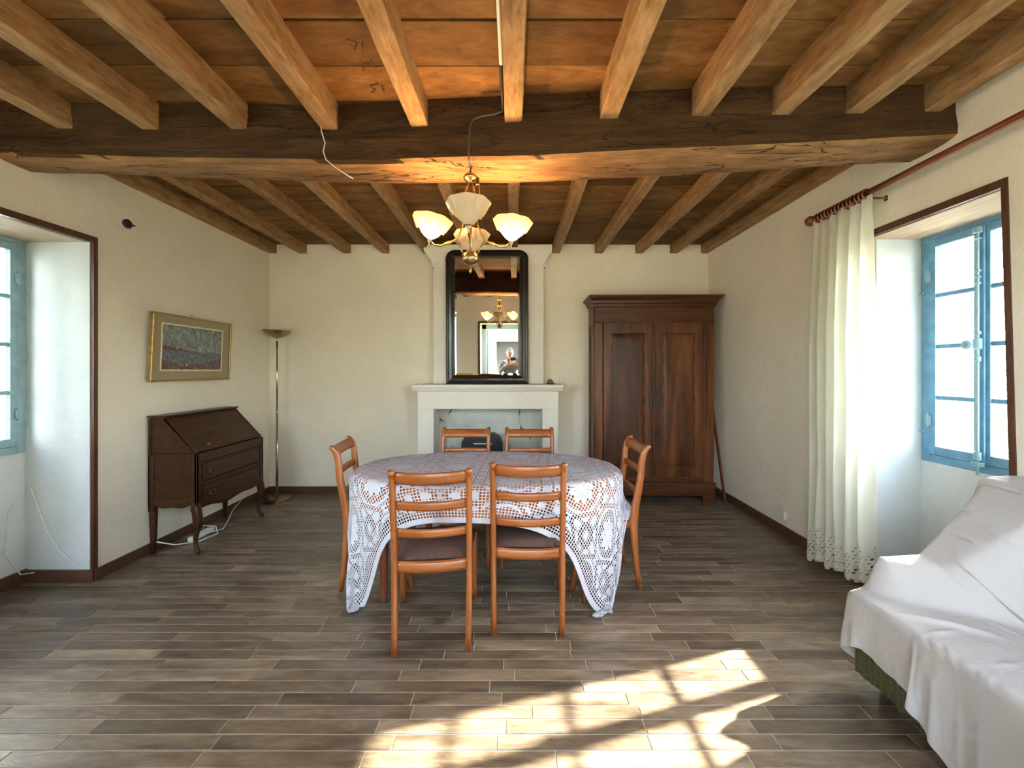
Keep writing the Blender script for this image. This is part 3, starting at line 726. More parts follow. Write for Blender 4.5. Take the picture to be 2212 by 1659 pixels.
for (dx0, dx1, px0, px1, kx) in ((.962, 1.482, 1.045, 1.398, 1.455), (1.508, 2.026, 1.588, 1.925, 1.535)):
    z0, z1, pz0, pz1 = .288, 1.925, .392, 1.815
    L, R_ = wavy(px0, px1, pz0, pz1, .0075)
    yd = ay0-.022; d = MB()
    # frame face with a wavy-edged opening, plus returns
    n = len(L); vs = [(dx0, yd, z) for _, z in L]+[(x, yd, z) for x, z in L]+[(x, yd, z) for x, z in R_]+[(dx1, yd, z) for _, z in R_]+[(x, yd+.016, z) for x, z in L]+[(x, yd+.016, z) for x, z in R_]
    fs = []
    for i in range(n-1):
        fs += [(i, n+i, n+i+1, i+1), (2*n+i, 3*n+i, 3*n+i+1, 2*n+i+1), (n+i, 4*n+i, 4*n+i+1, n+i+1), (2*n+i, 2*n+i+1, 5*n+i+1, 5*n+i)]
    d.add(vs, fs)
    d.box(dx0, dx1, yd, yd+.02, z0, pz0).box(dx0, dx1, yd, yd+.02, pz1, z1).box(dx0, dx0+.004, yd+.0005, yd+.02, pz0, pz1).box(dx1-.004, dx1, yd+.0005, yd+.02, pz0, pz1)
    door = obj('door', d, M['walnut'], ar)
    # bulging field panel
    ng = 18; pts = []
    for j in range(41):
        for i in range(ng+1):
            u, w = i/ng, j/40; e = min(u, 1-u)*(px1-px0+.03); e2 = min(w, 1-w)*(pz1-pz0); k_ = min(1, min(e, e2)/.045)
            pts.append((px0-.015+(px1-px0+.03)*u, yd+.014-.016*(k_*k_*(3-2*k_)), pz0-.005+(pz1-pz0+.01)*w))
    obj('door_panel', MB().grid(pts, ng+1, 41), M['walnut'], door, smooth=True)
    # moulding that follows the wavy edge
    mld = MB()
    for side, sg in ((L, 1), (R_, -1)):
        mld.tube([(x+sg*.004, yd-.001, z) for x, z in side], .005, 6)
    mld.tube([(px0, yd-.001, pz0), (px1, yd-.001, pz0)], .005, 6); mld.tube([(px0, yd-.001, pz1), (px1, yd-.001, pz1)], .005, 6)
    obj('moulding', mld, M['trimwood'], door, smooth=True)
    kz = 1.095; sc_ = MB()
    prf = [(-.085, .003), (-.07, .012), (-.055, .006), (-.04, .014), (0, .019), (.04, .014), (.055, .006), (.07, .012), (.085, .003)]
    sc_.prism([(kx+w_, kz+z) for z, w_ in prf]+[(kx-w_, kz+z) for z, w_ in reversed(prf)], 'y', yd-.004, yd)
    sc_.lathe([(.007, 0), (.009, .003), (.009, .008), (.0, .009)], kx, yd-.011, kz, 10, axis='y')
    obj('escutcheon', sc_, M['blackm'], door, label='pierced dark metal keyhole plate')
obj('cover_strip', MB().box(1.480, 1.510, ay0-.030, ay0, .288, 1.925), M['walnut'], ar, bevel=.006)
ar.rotation_euler = (0, 0, math.radians(-1.0))
tag(obj('wooden_batten', MB().add([(2.16, 4.3, 1.3), (2.175, 4.3, 1.3), (2.175, 4.33, 1.3), (2.16, 4.33, 1.3), (2.275, 4.19, 0), (2.292, 4.19, 0), (2.292, 4.22, 0), (2.275, 4.22, 0)], [(0,1,2,3),(7,6,5,4),(0,4,5,1),(1,5,6,2),(2,6,7,3),(3,7,4,0)]), M['rodwood']), 'thin dark batten leaning between the wardrobe and the right wall', 'batten')

# ------------------------------------------------------------------ writing desk
dk = thing('writing_desk', 'dark oak slant-front writing desk on curved legs against the left wall', 'desk', (-2.63, 3.39, 0))
y0, y1 = 2.985, 3.78; xb, xf = XL+.02, -2.435; XT = -2.69
def side(y):  # lower side panel assembly
    s_ = MB(); ya, yb = (y, y+.022) if y < 3.3 else (y-.022, y)
    s_.box(xb, xb+.045, ya, yb, .33, .775).box(xf-.05, xf, ya, yb, .33, .775).box(xb+.045, xf-.05, ya, yb, .72, .775)
    n = 14; pts = [(xb+.045, .43)]+[(xb+.045+(xf-.05-xb-.045)*i/n, .385-.03*math.sin(PI*i/n)-.008*math.sin(3*PI*i/n)) for i in range(n+1)]+[(xf-.05, .43)]
    s_.prism(pts, 'y', ya, yb); s_.box(xb+.04, xf-.05, ya+.007, yb-.007, .42, .73)
    return s_
for y in (y0, y1): obj('side_panel', side(y), M['oakdesk'], dk, bevel=.004)
up = [(xb+.01, .775), (xf-.012, .775), (XT, 1.055), (xb+.01, 1.055)]
c = MB().prism(up, 'y', y0+.012, y0+.030).prism(up, 'y', y1-.030, y1-.012).box(xb, xb+.015, y0, y1, .35, 1.05)
obj('carcass', c, M['oakdesk'], dk, bevel=.002)
obj('top', MB().box(xb-.005, XT+.012, y0-.006, y1+.006, 1.055, 1.070), M['oakdesk'], dk, bevel=.004)
lid = obj('fall_front', MB().add([(xf-.006, y0+.012, .785), (xf-.006, y1-.012, .785), (XT-.002, y1-.012, 1.053), (XT-.002, y0+.012, 1.053), (xf-.022, y0+.012, .775), (xf-.022, y1-.012, .775), (XT-.018, y1-.012, 1.043), (XT-.018, y0+.012, 1.043)],
      [(0, 1, 2, 3), (7, 6, 5, 4), (0, 4, 5, 1), (1, 5, 6, 2), (2, 6, 7, 3), (3, 7, 4, 0)]), M['oakdesk'], dk, bevel=.003)
fx, fz = (xf-.006+XT)/2, .93
nrm = Vector((.268, 0, .255)).normalized()
mb = MB()
def onlid(t, y, h): return (xf-.006+(XT-xf+.006)*t+nrm.x*h, y, .785+(1.053-.785)*t+nrm.z*h)
e = .05
for (a1, b1, a2, b2) in ((0.02, y0+.03, .02, y1-.03), (.96, y0+.03, .96, y1-.03), (.02, y0+.03, .96, y0+.03), (.02, y1-.03, .96, y1-.03)):
    mb.tube([onlid(a1, b1, .001), onlid(a2, b2, .001)], .004, 6)
obj('moulding', mb, M['oakdesk'], lid)
obj('escutcheon', MB().lathe([(.012, 0), (.014, .003), (0, .006)], *onlid(.14, 3.15, .0), 12, axis='x'), M['dullbrass'], lid)
obj('frame_rail', MB().box(xf-.02, xf, y0+.045, y1-.045, .70, .775).box(xf-.025, xf-.004, y0+.045, y1-.045, .52, .545).box(xf-.02, xf, y0, y0+.045, .33, .775).box(xf-.02, xf, y1-.045, y1, .33, .775), M['oakdesk'], dk, bevel=.003)
for (za, zb) in ((.548, .695), (.375, .518)):
    dw = obj('drawer', MB().box(xf-.3, xf-.006, y0+.05, y1-.05, za, zb).box(xf-.012, xf+.004, y0+.065, y1-.065, za+.014, zb-.014), M['oakdesk'], dk, bevel=.004)
    for yy in (3.13, 3.63):
        zc = (za+zb)/2
        obj('handle', MB().box(xf+.003, xf+.007, yy-.035, yy+.035, zc-.008, zc+.018).tube([(xf+.008, yy-.03, zc+.006), (xf+.022, yy-.026, zc-.014), (xf+.024, yy, zc-.02), (xf+.022, yy+.026, zc-.014), (xf+.008, yy+.03, zc+.006)], .0035, 6), M['bronze'], dw)
n = 24; pts = [(y0+.04, .40)]+[(y0+.04+(y1-y0-.08)*i/n, .345-.028*math.sin(PI*i/n)+.010*math.sin(4*PI*i/n)) for i in range(n+1)]+[(y1-.04, .40)]
obj('apron', MB().prism(pts, 'x', xf-.02, xf+.001), M['oakdesk'], dk, bevel=.002)
for (lx, ly, fr_) in ((xf-.024, y0+.024, 1), (xf-.024, y1-.024, 1), (xb+.022, y0+.024, 0), (xb+.022, y1-.024, 0)):
    sy = -1 if ly < 3.3 else 1
    if fr_:
        P_ = [(0, 0, .40), (.004, 0, .34), (.016, .004, .28), (.012, .003, .20), (-.004, -.002, .12), (-.004, -.002, .07), (.012, .004, .035), (.024, .01, .02), (.024, .01, 0)]
        R_ = [.026, .030, .030, .022, .015, .013, .015, .017, .010]
    else:
        P_ = [(0, 0, .40), (0, 0, .30), (0, 0, .15), (0, 0, 0)]; R_ = [.024, .024, .02, .016]
    obj('leg', MB().sweep([(lx+p[0], ly+sy*p[1], p[2]) for p in P_], [(r, r) for r in R_], (0, 1, 0), 10, 3.0), M['oakdesk'], dk, smooth=True)

# cables under the desk
tag(obj('cable', MB().tube([(-2.78, 3.0, .10), (-2.72, 3.12, .02), (-2.6, 3.2, .012), (-2.55, 3.35, .012), (-2.62, 3.42, .05), (-2.70, 3.38, .07), (-2.64, 3.30, .03), (-2.58, 3.45, .012), (-2.66, 3.62, .02), (-2.75, 3.8, .05), (-2.79, 4.0, .10)], .005, 6), M['white'], smooth=True), 'white cable coiled under the writing desk', 'cable')
ps = thing('power_strip', 'white multi-socket power strip on the floor under the desk', 'power strip', (-2.66, 3.33, 0))
obj('body', MB().box(-2.69, -2.64, 3.2, 3.44, .004, .044), M['white'], ps, bevel=.008)
for i in range(3): obj('socket', MB().lathe([(.017, 0), (.017, .003), (.013, .003), (.012, -.004)], -2.665, 3.25+.065*i, .044, 14), M['white'], ps)

# ------------------------------------------------------------------ picture
pc = thing('framed_picture', 'gilt framed harbour painting in a beige mount, hanging tilted above the desk', 'picture', (XL+.035, 3.39, 1.33))
pw, ph_ = .415, .545
def rect_ring(mb, o, i, x0, x1):
    (ya, yb, za, zb), (yc, yd, zc, zd) = o, i
    for q_ in ((ya, yb, za, zc), (ya, yb, zd, zb), (ya, yc, zc, zd), (yd, yb, zc, zd)): mb.box(x0, x1, *q_)
cy0 = 3.39; bx = XL+.02
m_ = MB(); rect_ring(m_, (cy0-pw, cy0+pw, 1.33, 1.33+ph_), (cy0-pw+.014, cy0+pw-.014, 1.344, 1.33+ph_-.014), bx, bx+.032)
obj('frame', m_, M['gilt'], pc, bevel=.004)
obj('mount', MB().box(bx, bx+.018, cy0-pw+.012, cy0+pw-.012, 1.342, 1.33+ph_-.012), M['mat'], pc)
m_ = MB(); rect_ring(m_, (cy0-.33, cy0+.315, 1.415, 1.80), (cy0-.318, cy0+.303, 1.427, 1.788), bx+.017, bx+.021)
obj('slip', m_, M['cream'], pc)
ya, yb, za, zb = cy0-.318, cy0+.303, 1.427, 1.788
pt = MB().add([(bx+.0195, ya, za), (bx+.0195, yb, za), (bx+.0195, yb, zb), (bx+.0195, ya, zb)], [(0, 1, 2, 3)]); pt.uv = [(0, 0), (1, 0), (1, 1), (0, 1)]
obj('painting', pt, M['painting'], pc)
pc.rotation_euler = (0, math.radians(2.6), 0)
tag(obj('nail', MB().tube([(XL, 3.40, 1.90), (XL+.03, 3.40, 1.905)], .002, 6), M['blackm']), 'small nail above the framed picture', 'nail')
jb = thing('junction_box', 'small round dark box high on the left wall', 'wall box', (XL, 2.84, 2.49))
obj('body', MB().lathe([(.032, 0), (.034, .012), (.026, .02), (0, .021)], XL, 2.84, 2.49, 18, axis='x'), M['blackm'], jb); obj('stub', MB().tube([(XL+.015, 2.845, 2.49), (XL+.03, 2.875, 2.485)], .006, 6), M['blackm'], jb)
tag(obj('cord', MB().tube([(-3.20, 2.595, .07), (-3.235, 2.55, .08), (-3.25, 2.48, .25), (-3.25, 2.50, .5), (-3.245, 2.57, .625), (-3.235, 2.60, .635), (-3.20, 2.603, .55), (-3.13, 2.603, .35), (-3.03, 2.603, .2), (-2.92, 2.603, .115)], .0035, 6), M['white'], smooth=True), 'thin pale cord hung over a nail in the left window niche', 'cord')

# ------------------------------------------------------------------ floor lamp
lp = thing('floor_lamp', 'slim brass uplighter floor lamp in the back left corner', 'lamp', (-2.60, 4.27, 0))
obj('base', MB().lathe([(.135, 0), (.135, .012), (.12, .022), (.03, .03), (0, .03)], -2.60, 4.27, 0, 40), M['dullbrass'], lp)
obj('pole', MB().tube([(-2.60, 4.27, .02), (-2.60, 4.27, .95)], .0125, 14).tube([(-2.60, 4.27, .95), (-2.60, 4.27, 1.74)], .0105, 14).tube([(-2.6, 4.27, 1.73), (-2.6, 4.27, 1.78)], .007, 10), M['chrome'], lp, smooth=True)
obj('bowl', MB().lathe([(.012, 1.775), (.05, 1.785), (.10, 1.81), (.138, 1.848), (.142, 1.856), (.134, 1.852), (.095, 1.818), (.0, 1.80)], -2.60, 4.27, 0, 40), M['dullbrass'], lp, smooth=True)
tag(obj('foot_dimmer', MB().box(-2.66, -2.55, 4.12, 4.18, 0, .03), M['blackm'], bevel=.008), 'black foot dimmer lying in front of the lamp base', 'switch')
cp_ = [(-2.66+.13*math.cos(a), 4.17+.06*math.sin(a), .006+.03*abs(math.sin(a*.5))) for a in np.linspace(0, 2*PI*1.4, 26)]
tag(obj('lamp_cord', MB().tube([(-2.60, 4.23, .03), (-2.64, 4.16, .16), (-2.70, 4.15, .05)]+cp_+[(-2.5, 4.2, .006), (-2.45, 4.3, .006)], .0035, 6), M['blackm'], smooth=True), 'dark cord looped round the floor lamp base', 'cord')

# ------------------------------------------------------------------ chandelier
ch = thing('chandelier', 'brass four-arm chandelier with scalloped glass bowls hanging from the beam', 'chandelier', (-.238, 2.13, 2.0))
hx, hy = -.238, 2.13
obj('canopy', MB().lathe([(.004, 2.515), (.012, 2.505), (.030, 2.490), (.040, 2.476), (.034, 2.462), (.014, 2.455), (.010, 2.440), (.014, 2.434), (0.0, 2.432)], hx, hy, 0, 20), M['brass'], ch, smooth=True)
obj('bell', MB().lathe([(.012, 2.438), (.020, 2.425), (.030, 2.395), (.036, 2.36), (.0, 2.36)], hx, hy, 0, 24), M['dullbrass'], ch, smooth=True)
obj('reeded_sleeve', MB().lathe([(.034, 2.365), (.034, 2.355), (.030, 2.35), (.030, 2.24), (.024, 2.22), (0, 2.22)], hx, hy, 0, 48, lambda th, z: 1+.10*math.cos(8*th)), M['brass'], ch)
obj('stem', MB().tube([(hx, hy, 2.25), (hx, hy, 2.02)], .007, 12), M['brass'], ch, smooth=True)
obj('hub', MB().lathe([(.008, 2.075), (.026, 2.068), (.044, 2.055), (.047, 2.025), (.036, 2.008), (.012, 1.995), (0, 1.995)], hx, hy, 0, 28), M['dullbrass'], ch, smooth=True)
obj('finial', MB().lathe([(.004, 1.998), (.009, 1.99), (.006, 1.982), (.0095, 1.972), (.008, 1.960), (.001, 1.948)], hx, hy, 0, 14), M['dullbrass'], ch, smooth=True)
rot0 = math.radians(4)
R_ARM = .222
for k, (lit, tilt) in enumerate(((True, .14), (False, .05), (True, .18), (False, -.04))):
    a = rot0+k*PI/2; d = Vector((math.cos(a), math.sin(a), 0))
    at = lambda r, z: (hx+d.x*r, hy+d.y*r, z)
    arm = obj('arm', MB().tube([at(.035, 2.05), at(.052, 2.085), at(.066, 2.115), at(.09, 2.128), at(.125, 2.118), at(.16, 2.098), at(.195, 2.102), at(R_ARM, 2.128)], .0055, 8), M['dullbrass'], ch, smooth=True)
    obj('upper_arm', MB().tube([at(.028, 2.30), at(.034, 2.25), at(.052, 2.18), at(.078, 2.135), at(.11, 2.116), at(.15, 2.104)], .006, 8), M['brass'], arm, smooth=True)
    sx, sy, sz = at(R_ARM, 2.12)
    obj('cup', MB().lathe([(.001, -.03), (.006, -.022), (.004, -.014), (.010, -.004), (.015, .006), (.013, .014), (0, .014)], sx, sy, sz, 14), M['dullbrass'], arm, smooth=True)
    n = 96; sh = MB()
    ins = [(.012, .008), (.030, .018), (.050, .038), (.068, .066), (.086, .094), (.100, .112), (.1015, .116)]
    out = [(.100, .118), (.103, .112), (.0985, .100)]
    rip = lambda th, z: 1+.040*math.cos(8*th)*min(1, z/.04)
    sh.lathe(ins+out, 0, 0, 0, n, rip)
    dr_ = []   # swagged outer drapery
    for i in range(5):
        for kk in range(n):
            th = 2*PI*kk/n; drop = .030+.028*abs(math.cos(4*th))**.7
            u = i/4; z = .114-drop*u; r = np.interp(z, [0, .018, .038, .066, .094, .116], [.02, .036, .056, .074, .091, .104])+.006+.0045*math.cos(24*th)*u+.003*math.cos(8*th)
            dr_.append((r*math.cos(th), r*math.sin(th), z))
    sh.add(dr_, [(i*n+kk, i*n+(kk+1) % n, (i+1)*n+(kk+1) % n, (i+1)*n+kk) for i in range(4) for kk in range(n)])
    R3 = Matrix.Rotation(tilt, 3, Vector((-d.y, d.x, 0)) if True else d)
    if k == 0: R3 = Matrix.Rotation(.10, 3, 'Y')
    if k == 2: R3 = Matrix.Rotation(.17, 3, 'Y')
    sh.v = [tuple(R3 @ Vector(p)+Vector((sx, sy, sz+.008))) for p in sh.v]
    obj('glass_bowl', sh, M['shade'], arm, smooth=True, label='lit frosted glass bowl' if lit else 'unlit frosted glass bowl')
    bp = R3 @ Vector((0, 0, .07))+Vector((sx, sy, sz+.008))
    obj('bulb', MB().lathe([(.001, -.05), (.012, -.045), (.014, -.02), (.022, 0), (.020, .018), (.010, .030), (.001, .034)], bp.x, bp.y, bp.z-.01, 14), M['bulb'] if lit else M['bulb_off'], arm, smooth=True)
    if lit:
        L_ = bpy.data.lights.new('bulb_light', 'POINT'); L_.energy = 7.5; L_.color = (1, .62, .28); L_.shadow_soft_size = .03
        lo = bpy.data.objects.new('bulb_light', L_); C.objects.link(lo); lo.parent = ch; lo.location = (bp.x-hx, bp.y-hy, bp.z+.045-2.0)
obj('loose_wires', MB().tube([(hx+.02, hy, 2.50), (hx+.045, hy-.01, 2.47), (hx+.05, hy-.01, 2.40), (hx+.06, hy-.01, 2.30), (hx+.072, hy-.01, 2.26), (hx+.070, hy-.01, 2.33), (hx+.064, hy-.01, 2.38)], .002, 5)
    .tube([(hx+.045, hy-.01, 2.46), (hx+.052, hy-.015, 2.38), (hx+.062, hy-.015, 2.27), (hx+.066, hy-.015, 2.36)], .002, 5), M['red'], ch, label='loose red wires')
obj('terminal_block', MB().box(hx+.03, hx+.05, hy-.015, hy+.005, 2.43, 2.47), M['brass'], ch, bevel=.003)
obj('hook', MB().tube([(hx, hy, 2.545), (hx+.008, hy, 2.535), (hx, hy, 2.515)], .004, 6), M['blackm'], ch)
# conduits and loose cable on the ceiling
tag(obj('conduit', MB().tube([(-.058, .5, 2.80), (-.06, 1.0, 2.80), (-.058, 1.75, 2.80)], .0085, 8), M['white']), 'white plastic conduit along the side of the middle joist', 'conduit')
tag(obj('conduit', MB().tube([(-.058, 1.75, 2.80), (-.058, 2.02, 2.795), (-.06, 2.035, 2.775), (-.10, 2.04, 2.765), (-.17, 2.045, 2.758), (-.215, 2.05, 2.745), (-.232, 2.05, 2.71), (-.236, 2.048, 2.64), (-.238, 2.045, 2.56), (-.238, 2.055, 2.528), (-.238, 2.10, 2.526), (-.238, 2.13, 2.53)], .0065, 8), M['greywire'], smooth=True), 'dark cable bent down the face of the main beam to the chandelier', 'cable')
tag(obj('loose_cable', MB().tube([(-1.035, 2.09, 2.745), (-1.03, 2.08, 2.70), (-1.005, 2.07, 2.63), (-1.01, 2.06, 2.58), (-.99, 2.05, 2.53), (-.94, 2.05, 2.49), (-.88, 2.06, 2.452), (-.855, 2.07, 2.44)], .003, 6), M['white'], smooth=True), 'loose white cable end dangling in front of the main beam', 'cable')

# ------------------------------------------------------------------ curtain + rod
rd = thing('curtain_rod', 'reddish wooden curtain rod with a ball finial along the right wall', 'curtain rod', (2.13, 2.0, 2.49))
RXC, RZC = 2.13, 2.49
obj('rod', MB().tube([(RXC, .6, RZC), (RXC, 2.76, RZC)], .018, 16), M['rodwood'], rd, smooth=True)
obj('finial', MB().lathe([(.018, 2.73), (.024, 2.735), (.014, 2.745), (.012, 2.755), (.026, 2.765), (.036, 2.785), (.034, 2.805), (.018, 2.822), (.001, 2.826)], RXC, 0, RZC, 20, axis='y'), M['rodwood'], rd, smooth=True)
obj('finial', MB().lathe([(.001, .53), (.03, .55), (.034, .575), (.018, .60)], RXC, 0, RZC, 16, axis='y'), M['rodwood'], rd, smooth=True)
obj('bracket', MB().tube([(xr(2.45), 2.35, 2.46), (RXC+.03, 2.35, 2.46), (RXC, 2.35, 2.47)], .006, 8).box(xr(2.45)-.004, xr(2.45)+.01, 2.34, 2.36, 2.445, 2.475), M['rodwood'], rd)
obj('bracket', MB().tube([(xr(2.45), .75, 2.45), (RXC+.03, .75, 2.45), (RXC, .75, 2.465)], .010, 8).box(xr(2.45)-.008, xr(2.45)+.01, .72, .78, 2.40, 2.5), M['rodwood'], rd)
for i in range(14):
    yy = 2.345+i*.0285+random.uniform(-.004, .004)
    rg = MB(); n = 18; tl = random.uniform(-.12, .12)
    rg.tube([(RXC+.030*math.cos(2*PI*j/n), yy+tl*.03*math.sin(2*PI*j/n), RZC-.008+.030*math.sin(2*PI*j/n)) for j in range(n+1)], .0062, 7)
    tag(obj('curtain_ring', rg, M['rodwood'], smooth=True), 'reddish wooden curtain ring on the rod above the curtain', 'curtain ring', 'wooden rings bunched on the curtain rod')
NU, NV = 150, 70; pts, uvs = [], []
ztop, zb0 = 2.462, .085
for j in range(NV):
    w = j/(NV-1)
    for i in range(NU):
        u = i/(NU-1)
        ph = u*6.2*2*PI+1.3*math.sin(u*5+1)+.5*math.sin(u*11)
        amp = .018+.026*min(1, w*3)+.006*noise.noise(Vector((u*6, w*2, 2)))
        spread = 1+.13*w
        yy = 2.540+(u-.5)*.435*spread*(.97+.03*math.cos(w*3))+.010*math.cos(ph)+.012*noise.noise(Vector((u*4, w*3, 7)))*w
        wall = max(0, (2.38-yy))*.0
        xx = RXC+amp*math.sin(ph)+.012*noise.noise(Vector((u*9, w*5, 0)))*w-.012*w
        zb = zb0+.05*(1-u)+.012*math.sin(ph*.5)+(.006*abs(math.sin(u*60)))
        z = ztop-.012*abs(math.sin(u*31))*(1-w)-(ztop-zb)*w
        if w < .02: z += .008+.016*math.sin(u*47)
        if .015 < w < .05: xx = RXC+(xx-RXC)*.75
        pts.append((xx, yy, z)); uvs.append((u*1.35, z-zb if False else (1-w)*(ztop-zb)))
ct = MB().grid(pts, NU, NV, uvs)
tag(obj('curtain', ct, M['voile'], smooth=True), 'sheer cream curtain with a lace hem at the right window', 'curtain')

# ------------------------------------------------------------------ cloth solver (position based, runs once)
def solve_cloth(P, collide, steps, iters, pin=None, rest=None, bend=.15, shear=.5, damp=.985, g=9.8, dt=1/60, stretch=1.0):
    ny, nx, _ = P.shape
    P = P.astype(np.float64); V = np.zeros_like(P); R0 = P.copy() if rest is None else rest
    cons = []
    def addc(a, b, k):
        L = np.linalg.norm(R0[b]-R0[a], axis=-1); cons.append((a, b, L, k))
    sl_ = slice
    for s0 in (0, 1):
        n_ = (nx-1-s0+1)//2
        addc((sl_(None), sl_(s0, s0+2*n_, 2)), (sl_(None), sl_(s0+1, s0+1+2*n_, 2)), stretch)
        n_ = (ny-1-s0+1)//2
        addc((sl_(s0, s0+2*n_, 2), sl_(None)), (sl_(s0+1, s0+1+2*n_, 2), sl_(None)), stretch)
        addc((sl_(s0, s0+2*n_, 2), sl_(0, nx-1)), (sl_(s0+1, s0+1+2*n_, 2), sl_(1, nx)), shear)
        addc((sl_(s0, s0+2*n_, 2), sl_(1, nx)), (sl_(s0+1, s0+1+2*n_, 2), sl_(0, nx-1)), shear)
    cons = [c for c in cons]
    good = []
    for a, b, L, k in cons:
        good.append((a, b, L, k))
    bc = []
    for s0 in range(4):
        ia = np.arange(s0, nx-3, 4); 
        if len(ia): bc.append(((sl_(None), ia), (sl_(None), ia+3), bend))
        ja = np.arange(s0, ny-3, 4)
        if len(ja): bc.append(((ja, sl_(None)), (ja+3, sl_(None)), bend))
    bc = [(a, b, np.linalg.norm(R0[b]-R0[a], axis=-1), k) for a, b, k in bc]
    for st in range(steps):
        V[..., 2] -= g*dt; V *= damp
        Q = P+V*dt
        for it in range(iters):
            for a, b, L, k in (good+bc if it % 3 == 0 else good):
                A, B = Q[a], Q[b]; D = B-A; l = np.sqrt((D*D).sum(-1))+1e-9
                c_ = (.5*k*(1-L/l))[..., None]*D
                Q[a] = A+c_; Q[b] = B-c_
            if pin is not None: Q[pin[0]] = pin[1]
            if it % 2 == 1 or it == iters-1: Q = collide(Q, P)
        V = (Q-P)/dt; sp = np.sqrt((V*V).sum(-1, keepdims=True)); V *= np.minimum(1, 3.0/(sp+1e-9)); P = Q
    return P

# ------------------------------------------------------------------ dining table
TX, TY, TA, TB, TZ = -.18, 2.665, .875, .475, .755
tb = thing('dining_table', 'oval mahogany dining table hidden under two cloths', 'table', (TX, TY, 0))
def oval(a, b, n=64, ex=2.3): return [(TX+a*abs(math.cos(t))**(2/ex)*(1 if math.cos(t) > 0 else -1), TY+b*abs(math.sin(t))**(2/ex)*(1 if math.sin(t) > 0 else -1)) for t in [2*PI*(i+.5)/n for i in range(n)]]
obj('tabletop', MB().prism(oval(TA, TB), 'z', TZ-.03, TZ), M['maho'], tb, bevel=.006)
obj('apron', MB().prism(oval(TA-.1, TB-.1), 'z', TZ-.11, TZ-.03), M['maho'], tb)
for sx in (-1, 1):
    for sy in (-1, 1):
        lx, ly = TX+sx*.615, TY+sy*.285
        obj('leg', MB().lathe([(.014, 0), (.018, .02), (.016, .04), (.022, .06), (.028, .35), (.032, .60), (.034, .62), (.028, .64), (.034, .66), (.034, .74)], lx, ly, 0, 20), M['maho'], tb, smooth=True)
tag(obj('place_card', MB().add([(-.80, 2.368, .475), (-.765, 2.368, .43), (-.84, 2.368, .375), (-.875, 2.368, .42), (-.80, 2.371, .475), (-.765, 2.371, .43), (-.84, 2.371, .375), (-.875, 2.371, .42)], [(0, 1, 2, 3), (7, 6, 5, 4), (0, 4, 5, 1), (1, 5, 6, 2), (2, 6, 7, 3), (3, 7, 4, 0)]), M['cream'], bevel=.001), 'small cream card hanging below the cloth beside the left front table leg', 'card')
# orange under-cloth: analytic oval skirt
pts, uvs = [], []; nU, nR = 240, 22
for j in range(nR):
    for i in range(nU+1):
        t = 2*PI*i/nU; ct_, st_ = math.cos(t), math.sin(t); ex = 2.3
        ox, oy = TA*abs(ct_)**(2/ex)*(1 if ct_ > 0 else -1), TB*abs(st_)**(2/ex)*(1 if st_ > 0 else -1)
        if j < 8: s_ = j/8; pts.append((TX+ox*s_, TY+oy*s_, TZ+.003))
        else:
            u = (j-8)/(nR-9); hang = .185+.03*math.sin(3*t+2.3)+.022*math.sin(7*t+.6)+.012*math.sin(13*t)
            off = .005+(.010+.012*math.sin(11*t)+.006*math.sin(23*t+1))*u
            nl_ = math.hypot(ox/TA**2, oy/TB**2); nx_, ny_ = ox/TA**2/nl_, oy/TB**2/nl_
            k_ = min(1, u*6); pts.append((TX+ox+nx_*off*k_, TY+oy+ny_*off*k_, TZ+.003-hang*u))
tag(obj('undercloth', MB().grid(pts, nU+1, nR), M['orange'], smooth=True), 'plain orange cloth showing below and through the lace tablecloth', 'tablecloth')
